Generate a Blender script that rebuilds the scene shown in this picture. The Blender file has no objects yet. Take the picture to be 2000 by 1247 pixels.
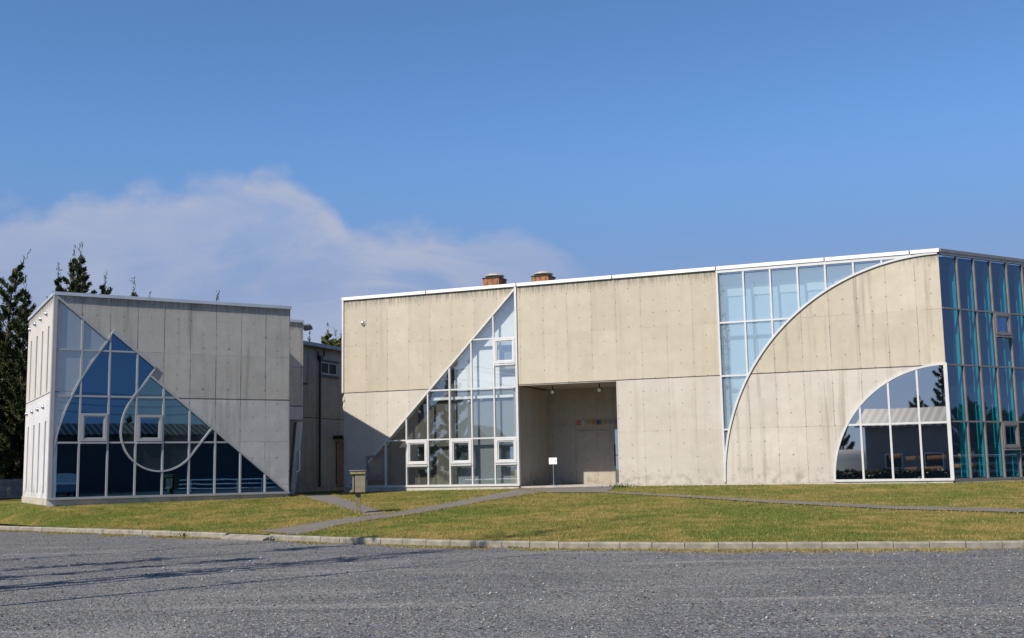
import bpy, bmesh, math, random
import numpy as np
from mathutils import Vector, Matrix
random.seed(7); rng = np.random.default_rng(7)
scene = bpy.context.scene
COL = scene.collection
R_ = math.radians

# ------------------------------------------------------------------ camera
F, CX, CY, EYE = 2250.0, 1000.0, 623.5, 1.5
DH, ROLL = 293.5, .018
zen = Vector((-ROLL*F*F/DH, F*F/DH, -F)); Zc = zen.normalized()
fw = Vector((0, 0, -1)); Yc = (fw - Zc*fw.dot(Zc)).normalized(); Xc = Yc.cross(Zc)
cam_d = bpy.data.cameras.new('camera'); cam = bpy.data.objects.new('camera', cam_d); COL.objects.link(cam)
cam_d.sensor_fit = 'HORIZONTAL'; cam_d.sensor_width = 36; cam_d.lens = 36*F/2000
cam_d.clip_start = .1; cam_d.clip_end = 6000
M3 = Matrix((Xc, Yc, Zc))            # rows are the world axes in camera coordinates
cam.matrix_world = Matrix.Translation((0, 0, EYE)) @ M3.to_4x4()
scene.camera = cam

# ------------------------------------------------------------------ sun, sky, exposure
SUN_AZ, SUN_EL = R_(44.5), R_(42.4)    # the direction light travels over the ground, clockwise from +Y
scene.view_settings.view_transform = 'Standard'; scene.view_settings.look = 'None'
scene.view_settings.exposure = 0.55; scene.view_settings.gamma = 1.0
sd = bpy.data.lights.new('sun', 'SUN'); sd.energy = 4.2; sd.angle = R_(.5); sd.color = (1, .915, .79)
so = bpy.data.objects.new('sun', sd); COL.objects.link(so)
ld = Vector((math.sin(SUN_AZ)*math.cos(SUN_EL), math.cos(SUN_AZ)*math.cos(SUN_EL), -math.sin(SUN_EL)))
so.rotation_euler = ld.to_track_quat('-Z', 'Y').to_euler()

class NT:
    """short-hand for building node trees"""
    def __init__(s, nt): s.nt = nt; nt.nodes.clear()
    def n(s, t, **k):
        x = s.nt.nodes.new(t)
        for a, b in k.items(): setattr(x, a, b)
        return x
    def put(s, sock, v):
        if isinstance(v, bpy.types.NodeSocket): s.nt.links.new(v, sock)
        elif v is not None:
            if sock.type == 'RGBA' and not hasattr(v, '__len__'): v = (v, v, v, 1)
            elif sock.type == 'RGBA' and len(v) == 3: v = (*v, 1)
            sock.default_value = v
    def m(s, op, a, b=None, c=None, clamp=False):
        x = s.n('ShaderNodeMath', operation=op, use_clamp=clamp)
        s.put(x.inputs[0], a); s.put(x.inputs[1], b); s.put(x.inputs[2], c); return x.outputs[0]
    def ss(s, v, a, b, o0=0., o1=1.):
        x = s.n('ShaderNodeMapRange', interpolation_type='SMOOTHSTEP')
        for i, q in enumerate((v, a, b, o0, o1)): s.put(x.inputs[i], q)
        return x.outputs[0]
    def mix(s, f, a, b, mode='MIX'):
        x = s.n('ShaderNodeMix', data_type='RGBA', blend_type=mode)
        s.put(x.inputs[0], f); s.put(x.inputs[6], a); s.put(x.inputs[7], b); return x.outputs[2]
    def noise(s, vec, scale, detail=3, rough=.5, dist=0):
        x = s.n('ShaderNodeTexNoise'); s.put(x.inputs['Vector'], vec)
        x.inputs['Scale'].default_value = scale; x.inputs['Detail'].default_value = detail
        x.inputs['Roughness'].default_value = rough; x.inputs['Distortion'].default_value = dist
        return x.outputs['Fac']
    def vor(s, vec, scale, feat='F1'):
        x = s.n('ShaderNodeTexVoronoi', feature=feat); s.put(x.inputs['Vector'], vec); x.inputs['Scale'].default_value = scale; return x
    def xyz(s, v):
        x = s.n('ShaderNodeSeparateXYZ'); s.put(x.inputs[0], v); return x.outputs
    def comb(s, a=0., b=0., c=0.):
        x = s.n('ShaderNodeCombineXYZ')
        for i, q in enumerate((a, b, c)): s.put(x.inputs[i], q)
        return x.outputs[0]
    def vmul(s, v, k):
        x = s.n('ShaderNodeVectorMath', operation='MULTIPLY'); s.put(x.inputs[0], v); x.inputs[1].default_value = k; return x.outputs[0]
    def bump(s, h, strength=.4, dist=.02):
        x = s.n('ShaderNodeBump'); s.put(x.inputs['Height'], h); x.inputs['Strength'].default_value = strength; x.inputs['Distance'].default_value = dist; return x.outputs[0]

world = bpy.data.worlds.new('World'); scene.world = world; world.use_nodes = True
w = NT(world.node_tree)
sky = w.n('ShaderNodeTexSky', sky_type='NISHITA'); sky.sun_disc = False
sky.sun_elevation = SUN_EL; sky.sun_rotation = SUN_AZ + math.pi
sky.altitude = 0; sky.air_density = .75; sky.dust_density = 0; sky.ozone_density = 6
dirv = w.n('ShaderNodeTexCoord').outputs['Generated']
dx, dy, dz = w.xyz(dirv)
yy = w.m('MAXIMUM', dy, .05); cu = w.m('DIVIDE', dx, yy); cv = w.m('DIVIDE', dz, yy)
front = w.ss(dy, .3, .6)
cvec = w.comb(cu, w.m('MULTIPLY', cv, 1.35), 0.)
nz = w.noise(cvec, 11, 8, .58); nz2 = w.noise(w.comb(cu, w.m('MULTIPLY', cv, 2.6), 3.), 5.5, 6, .6, .6); nz3 = w.noise(cvec, 34, 5, .6)
puff = w.vor(w.comb(w.m('MULTIPLY_ADD', nz, .05, cu), w.m('MULTIPLY', cv, 1.35), 0.), 17).outputs['Distance']
fc = w.n('ShaderNodeFloatCurve'); cvx = fc.mapping.curves[0]
CT = [(-.60, .19), (-.46, .222), (-.395, .232), (-.36, .228), (-.325, .246), (-.29, .240), (-.235, .262), (-.19, .248), (-.155, .218), (-.125, .198), (-.085, .212), (-.05, .208),
      (0, .206), (.03, .19), (.06, .168), (.1, .158), (.15, .16), (.19, .12), (.25, .15), (.31, .155), (.36, .13), (.45, .12), (.6, .12)]
while len(cvx.points) < len(CT): cvx.points.new(.5, .5)
for p, (a, b) in zip(cvx.points, CT): p.location = ((a+.6)/1.2, b/.3)
fc.mapping.update()
w.put(fc.inputs['Value'], w.m('DIVIDE', w.m('ADD', cu, .6), 1.2, clamp=True))
top = w.m('MULTIPLY', fc.outputs[0], .3)
hgt = w.m('ADD', w.m('SUBTRACT', top, cv), w.m('ADD', w.m('MULTIPLY_ADD', w.m('SUBTRACT', nz, .5), .062, .016), w.m('ADD', w.m('MULTIPLY', w.m('SUBTRACT', nz3, .5), .022), w.m('MULTIPLY', w.m('SUBTRACT', .35, puff), .035))))
edge = w.ss(hgt, -.008, .022)
body = w.ss(w.m('ADD', nz2, w.m('MULTIPLY', w.m('SUBTRACT', nz, .5), .5)), .3, .66)
rimm = w.ss(hgt, .015, .11, 1., 0.)
lft = w.m('MULTIPLY', w.ss(cu, -.12, .12, 1., .22), w.m('SUBTRACT', 1., w.m('MULTIPLY', w.ss(cu, -.28, .0, 0., .7), w.ss(nz2, .56, .40))))
cm = w.m('MULTIPLY', w.m('MULTIPLY', edge, front), w.m('MULTIPLY', lft, w.m('ADD', w.m('MULTIPLY', rimm, .40), w.m('MULTIPLY_ADD', body, .40, .14)), clamp=True), clamp=True)
CLOUD = (2.75, 2.98, 3.85)
skyc = sky.outputs[0]
hz = w.ss(dz, .31, .13, 0., .86)      # thin lilac haze low over the horizon
hcol = w.mix(w.ss(dz, .22, .08), (1.08, 1.66, 3.0), (1.85, 2.2, 3.4))
skyc = w.mix(1., skyc, (.84, .97, 1.0), 'MULTIPLY'); skyc = w.mix(hz, skyc, hcol)
col = w.mix(cm, skyc, CLOUD)
bg = w.n('ShaderNodeBackground'); w.put(bg.inputs[0], col); bg.inputs[1].default_value = .11
out = w.n('ShaderNodeOutputWorld'); w.put(out.inputs[0], bg.outputs[0])

# ------------------------------------------------------------------ picture-to-place helpers (measuring the survey of the photograph)
CAM = Vector((0, 0, EYE))
def ray(px, py):
    c = Vector((px-CX, -(py-CY), -F)); return Vector((c.dot(Xc), c.dot(Yc), c.dot(Zc)))
def onz(px, py, z):
    r = ray(px, py); return CAM + r*((z-EYE)/r.z)
def atd(px, py, d):
    r = ray(px, py); return CAM + r*(d/r.y)
class Fac:
    """a vertical plane: s metres along it, z metres up, d metres out of it"""
    def __init__(f, O, u): f.O = Vector((O[0], O[1], 0)); f.u = Vector((u[0], u[1], 0)).normalized(); f.n = Vector((f.u.y, -f.u.x, 0)); f.L = 0
    def p(f, s, z, d=0.): return f.O + f.u*s + f.n*d + Vector((0, 0, z))
    def px(f, x, y, d=0.):
        r = ray(x, y); t = ((f.O+f.n*d)-CAM).dot(f.n)/r.dot(f.n); q = CAM + r*t - f.O
        return (q.dot(f.u), q.z)
    def mirror(f, v): return v - f.n*(2*(v-f.O).dot(f.n))
def fac(a, b, z):
    A, B = onz(*a, z), onz(*b, z); f = Fac(A, B-A); f.L = (B-A).length; return f

# ------------------------------------------------------------------ object helpers
def tag(o, label=None, cat=None, group=None, kind=None):
    for k, v in (('label', label), ('category', cat), ('group', group), ('kind', kind)):
        if v: o[k] = v
    return o
def thing(name, label, cat, loc=(0, 0, 0), rz=0, group=None):
    o = bpy.data.objects.new(name, None); COL.objects.link(o); o.empty_display_size = .2
    o.location = loc; o.rotation_euler = (0, 0, rz); return tag(o, label, cat, group)
def copy_tree(o, parent=None):
    c = o.copy(); COL.objects.link(c)
    if parent: c.parent = parent
    for ch in list(o.children): copy_tree(ch, c)
    return c
class MB:
    """collects polygons, then links them as one mesh object (coordinates are world coordinates unless the parent is placed first)"""
    def __init__(s): s.v = []; s.f = []; s.uv = []; s.c = []
    def poly(s, pts, uvs=None, c=0.):
        i = len(s.v); s.v += [tuple(p) for p in pts]; s.f.append(tuple(range(i, i+len(pts))))
        s.uv += list(uvs) if uvs else [(p[0], p[2]) for p in pts]; s.c += [c]*len(pts)
    def box(s, o, a, b, c):
        """corner o, edge vectors a, b, c"""
        o, a, b, c = map(Vector, (o, a, b, c))
        if a.cross(b).dot(c) < 0: a, b = b, a
        P = [o, o+a, o+a+b, o+b, o+c, o+a+c, o+a+b+c, o+b+c]
        for q in ((0, 3, 2, 1), (4, 5, 6, 7), (0, 1, 5, 4), (1, 2, 6, 5), (2, 3, 7, 6), (3, 0, 4, 7)):
            pts = [P[i] for i in q]; e1 = (pts[1]-pts[0]).length; e2 = (pts[2]-pts[1]).length
            hor = abs((pts[1]-pts[0]).z) < 1e-6
            s.poly(pts, [(0, 0), (e1, 0), (e1, e2), (0, e2)] if hor else [(0, 0), (0, e1), (e2, e1), (e2, 0)])
    def abox(s, x0, x1, y0, y1, z0, z1): s.box((x0, y0, z0), (x1-x0, 0, 0), (0, y1-y0, 0), (0, 0, z1-z0))
    def fbox(s, f, s0, s1, z0, z1, d0, d1):
        s.prism(f, [(s0, z0), (s1, z0), (s1, z1), (s0, z1)], max(d0, d1), min(d0, d1))
    def prism(s, f, poly, d0, d1):
        """polygon in a facade's (s, z), front at d0, back at d1"""
        a = sum(poly[i][0]*poly[(i+1) % len(poly)][1]-poly[(i+1) % len(poly)][0]*poly[i][1] for i in range(len(poly)))
        if a < 0: poly = poly[::-1]
        fr = [f.p(*q, d0) for q in poly]; bk = [f.p(*q, d1) for q in poly]
        s.poly(fr, poly); s.poly(bk[::-1], poly[::-1])
        for i in range(len(poly)):
            j = (i+1) % len(poly); a_, b_ = poly[i], poly[j]
            if abs(b_[0]-a_[0]) > abs(b_[1]-a_[1]): uv = [(a_[0], a_[1]), (a_[0], a_[1]+d1-d0), (b_[0], b_[1]+d1-d0), b_]
            else: uv = [a_, (a_[0]+d1-d0, a_[1]), (b_[0]+d1-d0, b_[1]), b_]
            s.poly([fr[i], bk[i], bk[j], fr[j]], uv)
    def band(s, f, pts, wd, d0, d1, closed=False):
        """flat bar of width wd following a line in a facade"""
        P = [Vector(q) for q in pts]; n = len(P); off = []
        for i in range(n):
            a, b = P[max(i-1, 0)], P[min(i+1, n-1)]; t = (b-a).normalized(); nn = Vector((-t.y, t.x))
            k = 1.
            if 0 < i < n-1:
                t1 = (P[i]-P[i-1]).normalized(); k = 1/max(.45, abs(t1.dot(t)))
            off.append(nn*wd/2*k)
        L = [P[i]+off[i] for i in range(n)]; Rr = [P[i]-off[i] for i in range(n)]
        for i in range(n-1):
            A, B, C_, D = [tuple(q) for q in (Rr[i], Rr[i+1], L[i+1], L[i])]
            fr = [f.p(*q, d0) for q in (A, B, C_, D)]; bk = [f.p(*q, d1) for q in (A, B, C_, D)]
            s.poly(fr, (A, B, C_, D)); s.poly(bk[::-1], (D, C_, B, A))
            s.poly([fr[0], bk[0], bk[1], fr[1]]); s.poly([fr[2], bk[2], bk[3], fr[3]])
            if i == 0: s.poly([fr[3], bk[3], bk[0], fr[0]])
            if i == n-2: s.poly([fr[1], bk[1], bk[2], fr[2]])
    def tube(s, pts, r, n=8, r1=None, cap=True):
        pts = [Vector(p) for p in pts]; rings = []
        for i, p in enumerate(pts):
            t = (pts[min(i+1, len(pts)-1)]-pts[max(i-1, 0)]).normalized()
            a = t.orthogonal().normalized() if i == 0 else (a - t*a.dot(t)).normalized()
            b = t.cross(a); q = r if r1 is None else r+(r1-r)*i/(len(pts)-1)
            rings.append([p + (a*math.cos(2*math.pi*k/n)+b*math.sin(2*math.pi*k/n))*q for k in range(n)])
        for i in range(len(rings)-1):
            for k in range(n):
                s.poly([rings[i][k], rings[i][(k+1) % n], rings[i+1][(k+1) % n], rings[i+1][k]])
        if cap: s.poly(rings[0][::-1]); s.poly(rings[-1])
    def lathe(s, o, axis, prof, n=16):
        """profile of (distance along axis, radius)"""
        ax = Vector(axis).normalized(); a = ax.orthogonal().normalized(); b = ax.cross(a); o = Vector(o)
        rings = [[o+ax*h+(a*math.cos(2*math.pi*k/n)+b*math.sin(2*math.pi*k/n))*max(r, 1e-4) for k in range(n)] for h, r in prof]
        for i in range(len(rings)-1):
            for k in range(n): s.poly([rings[i][k], rings[i][(k+1) % n], rings[i+1][(k+1) % n], rings[i+1][k]])
    def build(s, name, mat, parent=None, smooth=False, merge=False):
        me = bpy.data.meshes.new(name); me.from_pydata(s.v, [], s.f)
        uv = me.uv_layers.new(name='UVMap'); uv.data.foreach_set('uv', np.array(s.uv, 'f').ravel())
        if merge or smooth:
            bm = bmesh.new(); bm.from_mesh(me); bmesh.ops.remove_doubles(bm, verts=bm.verts, dist=1e-4)
            bmesh.ops.recalc_face_normals(bm, faces=bm.faces); bm.to_mesh(me); bm.free()
        if smooth:
            me.polygons.foreach_set('use_smooth', [True]*len(me.polygons)); me.update()
        me.materials.append(mat)
        o = bpy.data.objects.new(name, me); COL.objects.link(o)
        if parent:
            o.parent = parent
            o.matrix_parent_inverse = Matrix.Identity(4)
            pm = pworld(parent)
            if pm is not None: me.transform(pm.inverted())
        return o
def pworld(o):
    m = Matrix.LocRotScale(o.location, o.rotation_euler, o.scale)
    return pworld(o.parent) @ m if o.parent else m
def mesh_np(name, V, Fc, mat, parent=None, attr=None, k=3):
    me = bpy.data.meshes.new(name); nF = len(Fc)
    me.vertices.add(len(V)); me.vertices.foreach_set('co', np.asarray(V, 'f').ravel())
    me.loops.add(nF*k); me.loops.foreach_set('vertex_index', np.asarray(Fc, 'i').ravel())
    me.polygons.add(nF); me.polygons.foreach_set('loop_start', np.arange(nF, dtype='i')*k)
    if attr is not None:
        a = me.attributes.new('tone', 'FLOAT', 'POINT'); a.data.foreach_set('value', np.asarray(attr, 'f'))
    me.update(calc_edges=True); me.materials.append(mat)
    o = bpy.data.objects.new(name, me); COL.objects.link(o)
    if parent: o.parent = parent
    return o

# ------------------------------------------------------------------ materials
def material(name):
    m = bpy.data.materials.new(name); m.use_nodes = True; return m, NT(m.node_tree)
def finish(t, colr, rough=.7, metal=0., normal=None, spec=.5, extra=None):
    b = t.n('ShaderNodeBsdfPrincipled'); t.put(b.inputs['Base Color'], colr); t.put(b.inputs['Roughness'], rough)
    t.put(b.inputs['Metallic'], metal); t.put(b.inputs['Specular IOR Level'], spec)
    if normal is not None: t.put(b.inputs['Normal'], normal)
    if extra: extra(b)
    o = t.n('ShaderNodeOutputMaterial'); t.put(o.inputs[0], b.outputs[0]); return b
def plain(name, c, rough=.6, metal=0., var=.12, scale=6., bumpk=0., spec=.5):
    m, t = material(name); pos = t.n('ShaderNodeNewGeometry').outputs['Position']
    n1 = t.noise(pos, scale, 5, .6)
    cc = t.mix(t.ss(n1, .3, .7), tuple(x*(1-var) for x in c), tuple(min(1, x*(1+var)) for x in c))
    finish(t, cc, rough, metal, t.bump(t.noise(pos, scale*9, 4), bumpk, .01) if bumpk else None, spec); return m

def concrete(name, c0, c1, pw, x0, ph, z0, groove=None, hole=.45, holex=.225, streak=.5, seed=0., line=.55, topz=8.06, basez=.95, hs=.3, blot=1., drk=1., tone=.11):
    """cast concrete: panel joints, tie holes, rain streaks, blotches; UV is in metres"""
    m, t = material(name)
    X, Y, _ = t.xyz(t.n('ShaderNodeUVMap').outputs[0])
    P = t.comb(X, Y, seed)
    big = t.noise(P, .55, 4, .6); mid = t.noise(P, 2.6, 5, .62); fine = t.noise(P, 30, 4, .65); grain = t.noise(P, 95, 2, .6)
    c = t.mix(t.ss(big, .3, .72), c0, c1)
    c = t.mix(t.ss(mid, .38, .75, 0., .30*blot), c, tuple(x*.76 for x in c0))
    c = t.mix(t.ss(mid, .46, .26, 0., .22), c, tuple(min(1, x*1.18) for x in c1))
    c = t.mix(t.m('MULTIPLY', t.m('SUBTRACT', fine, .5), .5, clamp=True), c, (.12, .115, .105))
    # each panel took its own tone
    cx_ = t.m('FLOOR', t.m('DIVIDE', t.m('SUBTRACT', X, x0), pw)); cz_ = t.m('FLOOR', t.m('DIVIDE', t.m('SUBTRACT', Y, z0), ph))
    wn = t.n('ShaderNodeTexWhiteNoise', noise_dimensions='3D'); t.put(wn.inputs[0], t.comb(cx_, cz_, seed))
    pv = t.m('MULTIPLY_ADD', wn.outputs[0], tone, 1-tone/2)
    c = t.mix(1., c, t.comb(pv, pv, pv), 'MULTIPLY')
    if groove: c = t.mix(t.ss(Y, groove+.02, groove-.02, 0., 1.), c, t.mix(1., c, (1.03, 1.06, 1.17), 'MULTIPLY'))
    # joints
    fx = t.m('FRACT', t.m('DIVIDE', t.m('SUBTRACT', X, x0), pw)); dxx = t.m('MULTIPLY', t.m('SUBTRACT', .5, t.m('ABSOLUTE', t.m('SUBTRACT', fx, .5))), pw)
    fz = t.m('FRACT', t.m('DIVIDE', t.m('SUBTRACT', Y, z0), ph)); dzz = t.m('MULTIPLY', t.m('SUBTRACT', .5, t.m('ABSOLUTE', t.m('SUBTRACT', fz, .5))), ph)
    jn = t.noise(t.comb(t.m('MULTIPLY', cx_, 3.7), t.m('MULTIPLY', Y, .6), seed+3), 1.3, 3, .6)
    wob = t.m('MULTIPLY', t.m('SUBTRACT', t.noise(P, 7, 3), .5), .012)
    jv = t.m('MULTIPLY', t.ss(t.m('ADD', dxx, wob), .004, .02, 1., 0.), t.ss(jn, .38, .7, .06, 1.))
    jh_n = t.noise(t.comb(t.m('MULTIPLY', X, .9), t.m('MULTIPLY', cz_, 5.1), seed+9), 1.2, 3, .6)
    jh = t.m('MULTIPLY', t.ss(t.m('ADD', dzz, wob), .004, .016, 1., 0.), t.ss(jh_n, .42, .68, .03, .8))
    halo = t.m('MULTIPLY', t.ss(dxx, .0, .1, 1., 0.), t.ss(t.noise(t.comb(t.m('MULTIPLY', cx_, 2.1), t.m('MULTIPLY', Y, .45), seed+5), 1.1, 3), .5, .75, 0., .5))
    c = t.mix(t.m('MULTIPLY', halo, streak), c, tuple(x*.52 for x in c0))
    c = t.mix(t.m('MULTIPLY', t.m('MAXIMUM', jv, jh), line), c, (.055, .053, .05))
    # rain streaks
    sv = t.noise(t.comb(t.m('MULTIPLY', X, 2.6), t.m('MULTIPLY', Y, .13), seed+1), 1.6, 4, .62)
    c = t.mix(t.ss(sv, .50, .74, 0., streak), c, tuple(x*.55 for x in c0))
    # dirt below the coping and at the foot
    drip = t.noise(t.comb(t.m('MULTIPLY', X, 9), t.m('MULTIPLY', Y, .6), seed+2), 2, 4, .7)
    td = t.m('MULTIPLY', t.ss(t.m('SUBTRACT', topz, Y), .0, t.m('MULTIPLY_ADD', drip, .75, .04), 1., 0.), t.ss(drip, .35, .58, .12*drk, .95*drk))
    c = t.mix(t.m('MULTIPLY', td, .9), c, (.085, .08, .07))
    bd = t.m('MULTIPLY', t.ss(Y, basez, basez+.75, 1., 0.), t.ss(t.noise(P, 3.2, 5, .65), .45, .68, 0., .55))
    c = t.mix(bd, c, tuple(x*.45 for x in c0))
    # tie holes
    hx = t.m('SUBTRACT', t.m('FRACT', t.m('DIVIDE', t.m('SUBTRACT', X, x0+holex), hole)), .5); hy = t.m('SUBTRACT', t.m('FRACT', t.m('DIVIDE', t.m('SUBTRACT', Y, z0+.225), .45)), .5)
    ci = t.comb(t.m('FLOOR', t.m('DIVIDE', t.m('SUBTRACT', X, x0+holex), hole)), t.m('FLOOR', t.m('DIVIDE', t.m('SUBTRACT', Y, z0+.225), .45)), seed)
    wn2 = t.n('ShaderNodeTexWhiteNoise', noise_dimensions='3D'); t.put(wn2.inputs[0], ci)
    hr = t.m('SQRT', t.m('ADD', t.m('POWER', t.m('MULTIPLY', hx, hole), 2.), t.m('POWER', t.m('MULTIPLY', hy, .45), 2.)))
    hd = t.ss(hr, .010, .026, 1., 0.)
    hstain = t.m('MULTIPLY', t.ss(hr, .012, .06, 1., 0.), t.ss(wn2.outputs[0], .8, 1., 0., hs))
    hm = t.m('MAXIMUM', t.m('MULTIPLY', hd, t.ss(wn2.outputs[0], .05, .6, .1, .75)), hstain)
    c = t.mix(hm, c, (.07, .068, .065))
    if groove is not None:
        g = t.ss(t.m('ABSOLUTE', t.m('SUBTRACT', Y, groove)), .012, .022, 1., 0.)
        c = t.mix(t.m('MULTIPLY', g, .9), c, (.035, .033, .03))
    h = t.m('SUBTRACT', t.m('ADD', t.m('MULTIPLY', fine, .2), t.m('MULTIPLY', mid, .5)), t.m('MAXIMUM', hd, t.m('MAXIMUM', jv, jh)))
    finish(t, c, .85, 0, t.bump(h, .35, .012), .25); return m

M_ = {}
M_['conc_r'] = concrete('warm_concrete', (.455, .405, .32), (.49, .442, .36), .9, .08, 1.78, .91, groove=4.49, streak=.2, line=.28, hs=.12, blot=.7, drk=.8)
M_['conc_arc'] = concrete('streaked_concrete', (.455, .405, .325), (.50, .452, .37), .9, .08, 1.78, .91, groove=4.49, streak=.62, seed=4., line=.6, blot=.8, drk=.8)
M_['conc_l'] = concrete('grey_concrete', (.392, .375, .345), (.455, .438, .408), .85, 0., 1.43, 1.12, groove=3.96, hole=.425, holex=.2125, streak=.55, seed=11., line=.95, topz=7.1, basez=.8, hs=.5, drk=.6)
M_['conc_w'] = concrete('side_concrete', (.54, .515, .48), (.60, .575, .54), 30., 0., 3.13, .86, groove=4.1, hole=50, holex=20, streak=.2, seed=17., line=.2, topz=7.1)
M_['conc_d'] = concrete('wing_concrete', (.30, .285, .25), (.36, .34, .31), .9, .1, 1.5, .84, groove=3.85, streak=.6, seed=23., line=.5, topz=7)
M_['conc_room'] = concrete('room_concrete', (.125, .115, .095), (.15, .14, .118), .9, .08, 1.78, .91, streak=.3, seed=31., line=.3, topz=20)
M_['conc_in'] = concrete('inner_concrete', (.36, .32, .26), (.40, .365, .31), .9, .08, 1.78, .91, streak=.3, seed=31., line=.12, topz=20, tone=.03)
M_['plinth'] = plain('plinth_concrete', (.42, .39, .34), .85, 0, .18, 2.5, .3)
M_['frame'] = plain('white_aluminium', (.60, .60, .60), .42, .2, .05, 3); M_['frame_l'] = plain('grey_aluminium', (.37, .375, .385), .42, .2, .06, 3)
M_['coping'] = plain('coping_aluminium', (.82, .82, .8), .42, .15, .05, 2)
M_['coping_l'] = plain('grey_coping', (.5, .55, .6), .4, .3, .08, 2)
M_['frame_q'] = plain('bronze_grey_aluminium', (.26, .24, .23), .4, .4, .1, 3)
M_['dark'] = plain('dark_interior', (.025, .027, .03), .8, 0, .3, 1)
M_['inwall'] = plain('interior_plaster', (.30, .29, .27), .8, 0, .1, 1)
M_['blind'] = plain('white_blind', (.86, .87, .86), .8, 0, .03, 2)
M_['inblue'] = plain('pale_interior_panel', (.58, .70, .76), .8, 0, .04, 1)
M_['floor'] = plain('interior_floor', (.10, .09, .075), .5, 0, .2, 2)
M_['roof'] = plain('roof_membrane', (.2, .2, .2), .8, 0, .2, 1)
M_['metal'] = plain('galvanised_steel', (.25, .27, .30), .45, .5, .15, 4)
M_['black'] = plain('black_metal', (.03, .03, .032), .45, .3, .2, 8)
M_['chrome'] = plain('chrome_hood', (.75, .75, .75), .22, .9, .05, 5)
M_['wood'] = plain('red_brown_wood', (.16, .065, .025), .6, 0, .3, 5)
M_['log'] = plain('tan_log', (.42, .2, .085), .7, 0, .25, 8)
M_['lamp'] = plain('white_lamp_lens', (.9, .9, .88), .3, 0, .02, 5)
M_['white'] = plain('white_board', (.8, .8, .8), .5, 0, .02, 5)
M_['grey'] = plain('grey_print', (.45, .45, .47), .6, 0, .05, 5)
M_['boxmetal'] = plain('olive_grey_sheet_metal', (.21, .185, .13), .55, .1, .14, 6)
M_['post'] = plain('weathered_timber', (.17, .145, .085), .85, 0, .3, 12, .4)
M_['kerb'] = plain('kerb_concrete', (.235, .215, .175), .9, 0, .22, 5, .4)
M_['kerbgap'] = plain('kerb_joint', (.06, .055, .05), .9, 0, .3, 8)
M_['fence'] = plain('grey_white_paint', (.36, .36, .38), .6, 0, .12, 6)
M_['rail'] = plain('white_rail_paint', (.8, .8, .78), .5, 0, .05, 6)
M_['bark'] = plain('bark', (.07, .05, .035), .95, 0, .4, 14, .5)

def glass(name, tint, refl, refl_col=(1, 1, 1), film=0., film_col=(.5, .55, .6), wav=.004):
    m, t = material(name)
    pos = t.n('ShaderNodeNewGeometry').outputs['Position']
    nrm = t.bump(t.noise(pos, .55, 2, .4), .25, wav)
    tr = t.n('ShaderNodeBsdfTransparent'); t.put(tr.inputs[0], tint)
    gl = t.n('ShaderNodeBsdfGlossy'); t.put(gl.inputs['Color'], refl_col); gl.inputs['Roughness'].default_value = .012; t.put(gl.inputs['Normal'], nrm)
    ge = t.n('ShaderNodeNewGeometry'); dt = t.n('ShaderNodeVectorMath', operation='DOT_PRODUCT'); t.put(dt.inputs[0], ge.outputs['Normal']); t.put(dt.inputs[1], ge.outputs['Incoming'])
    cs = t.m('SUBTRACT', 1., t.m('ABSOLUTE', dt.outputs['Value']), clamp=True)      # Schlick, the same from both sides
    fac_ = t.m('ADD', refl, t.m('MULTIPLY', t.m('POWER', cs, 5.), .9), clamp=True)
    mx = t.n('ShaderNodeMixShader'); base = tr.outputs[0]
    if film:
        df = t.n('ShaderNodeBsdfDiffuse'); t.put(df.inputs[0], film_col); mf = t.n('ShaderNodeMixShader')
        mf.inputs[0].default_value = film; t.put(mf.inputs[1], tr.outputs[0]); t.put(mf.inputs[2], df.outputs[0]); base = mf.outputs[0]
    t.put(mx.inputs[0], fac_); t.put(mx.inputs[1], base); t.put(mx.inputs[2], gl.outputs[0])
    o = t.n('ShaderNodeOutputMaterial'); t.put(o.inputs[0], mx.outputs[0]); return m
M_['gl_centre'] = glass('clear_glass', (.90, .94, .95), .30)
M_['gl_big'] = glass('pale_blue_glass', (.74, .86, .92), .28, (.97, 1, 1), .34, (.55, .72, .85))
M_['gl_arch'] = glass('mirror_clear_glass', (.70, .74, .78), .54)
M_['gl_dark'] = glass('deep_blue_glass', (.07, .13, .26), .21, (.26, .60, 1))
M_['gl_pale'] = glass('grey_film_glass', (.55, .62, .68), .24, (.85, .97, 1), .38, (.46, .52, .55))
M_['gl_mid'] = glass('blue_grey_glass', (.34, .46, .55), .22, (.55, .9, 1), .05, (.3, .4, .45))
M_['gl_side'] = glass('dark_navy_glass', (.56, .74, .86), .19, (.50, .70, 1))
M_['gl_slot'] = glass('slot_glass', (.3, .3, .35), .15)
def teal():
    m, t = material('teal_glass_fin'); pos = t.n('ShaderNodeNewGeometry').outputs['Position']
    c = t.mix(t.noise(pos, .6, 2), (.045, .48, .47), (.055, .60, .54)); finish(t, c, .2, 0); return m
M_['teal'] = teal()

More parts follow.
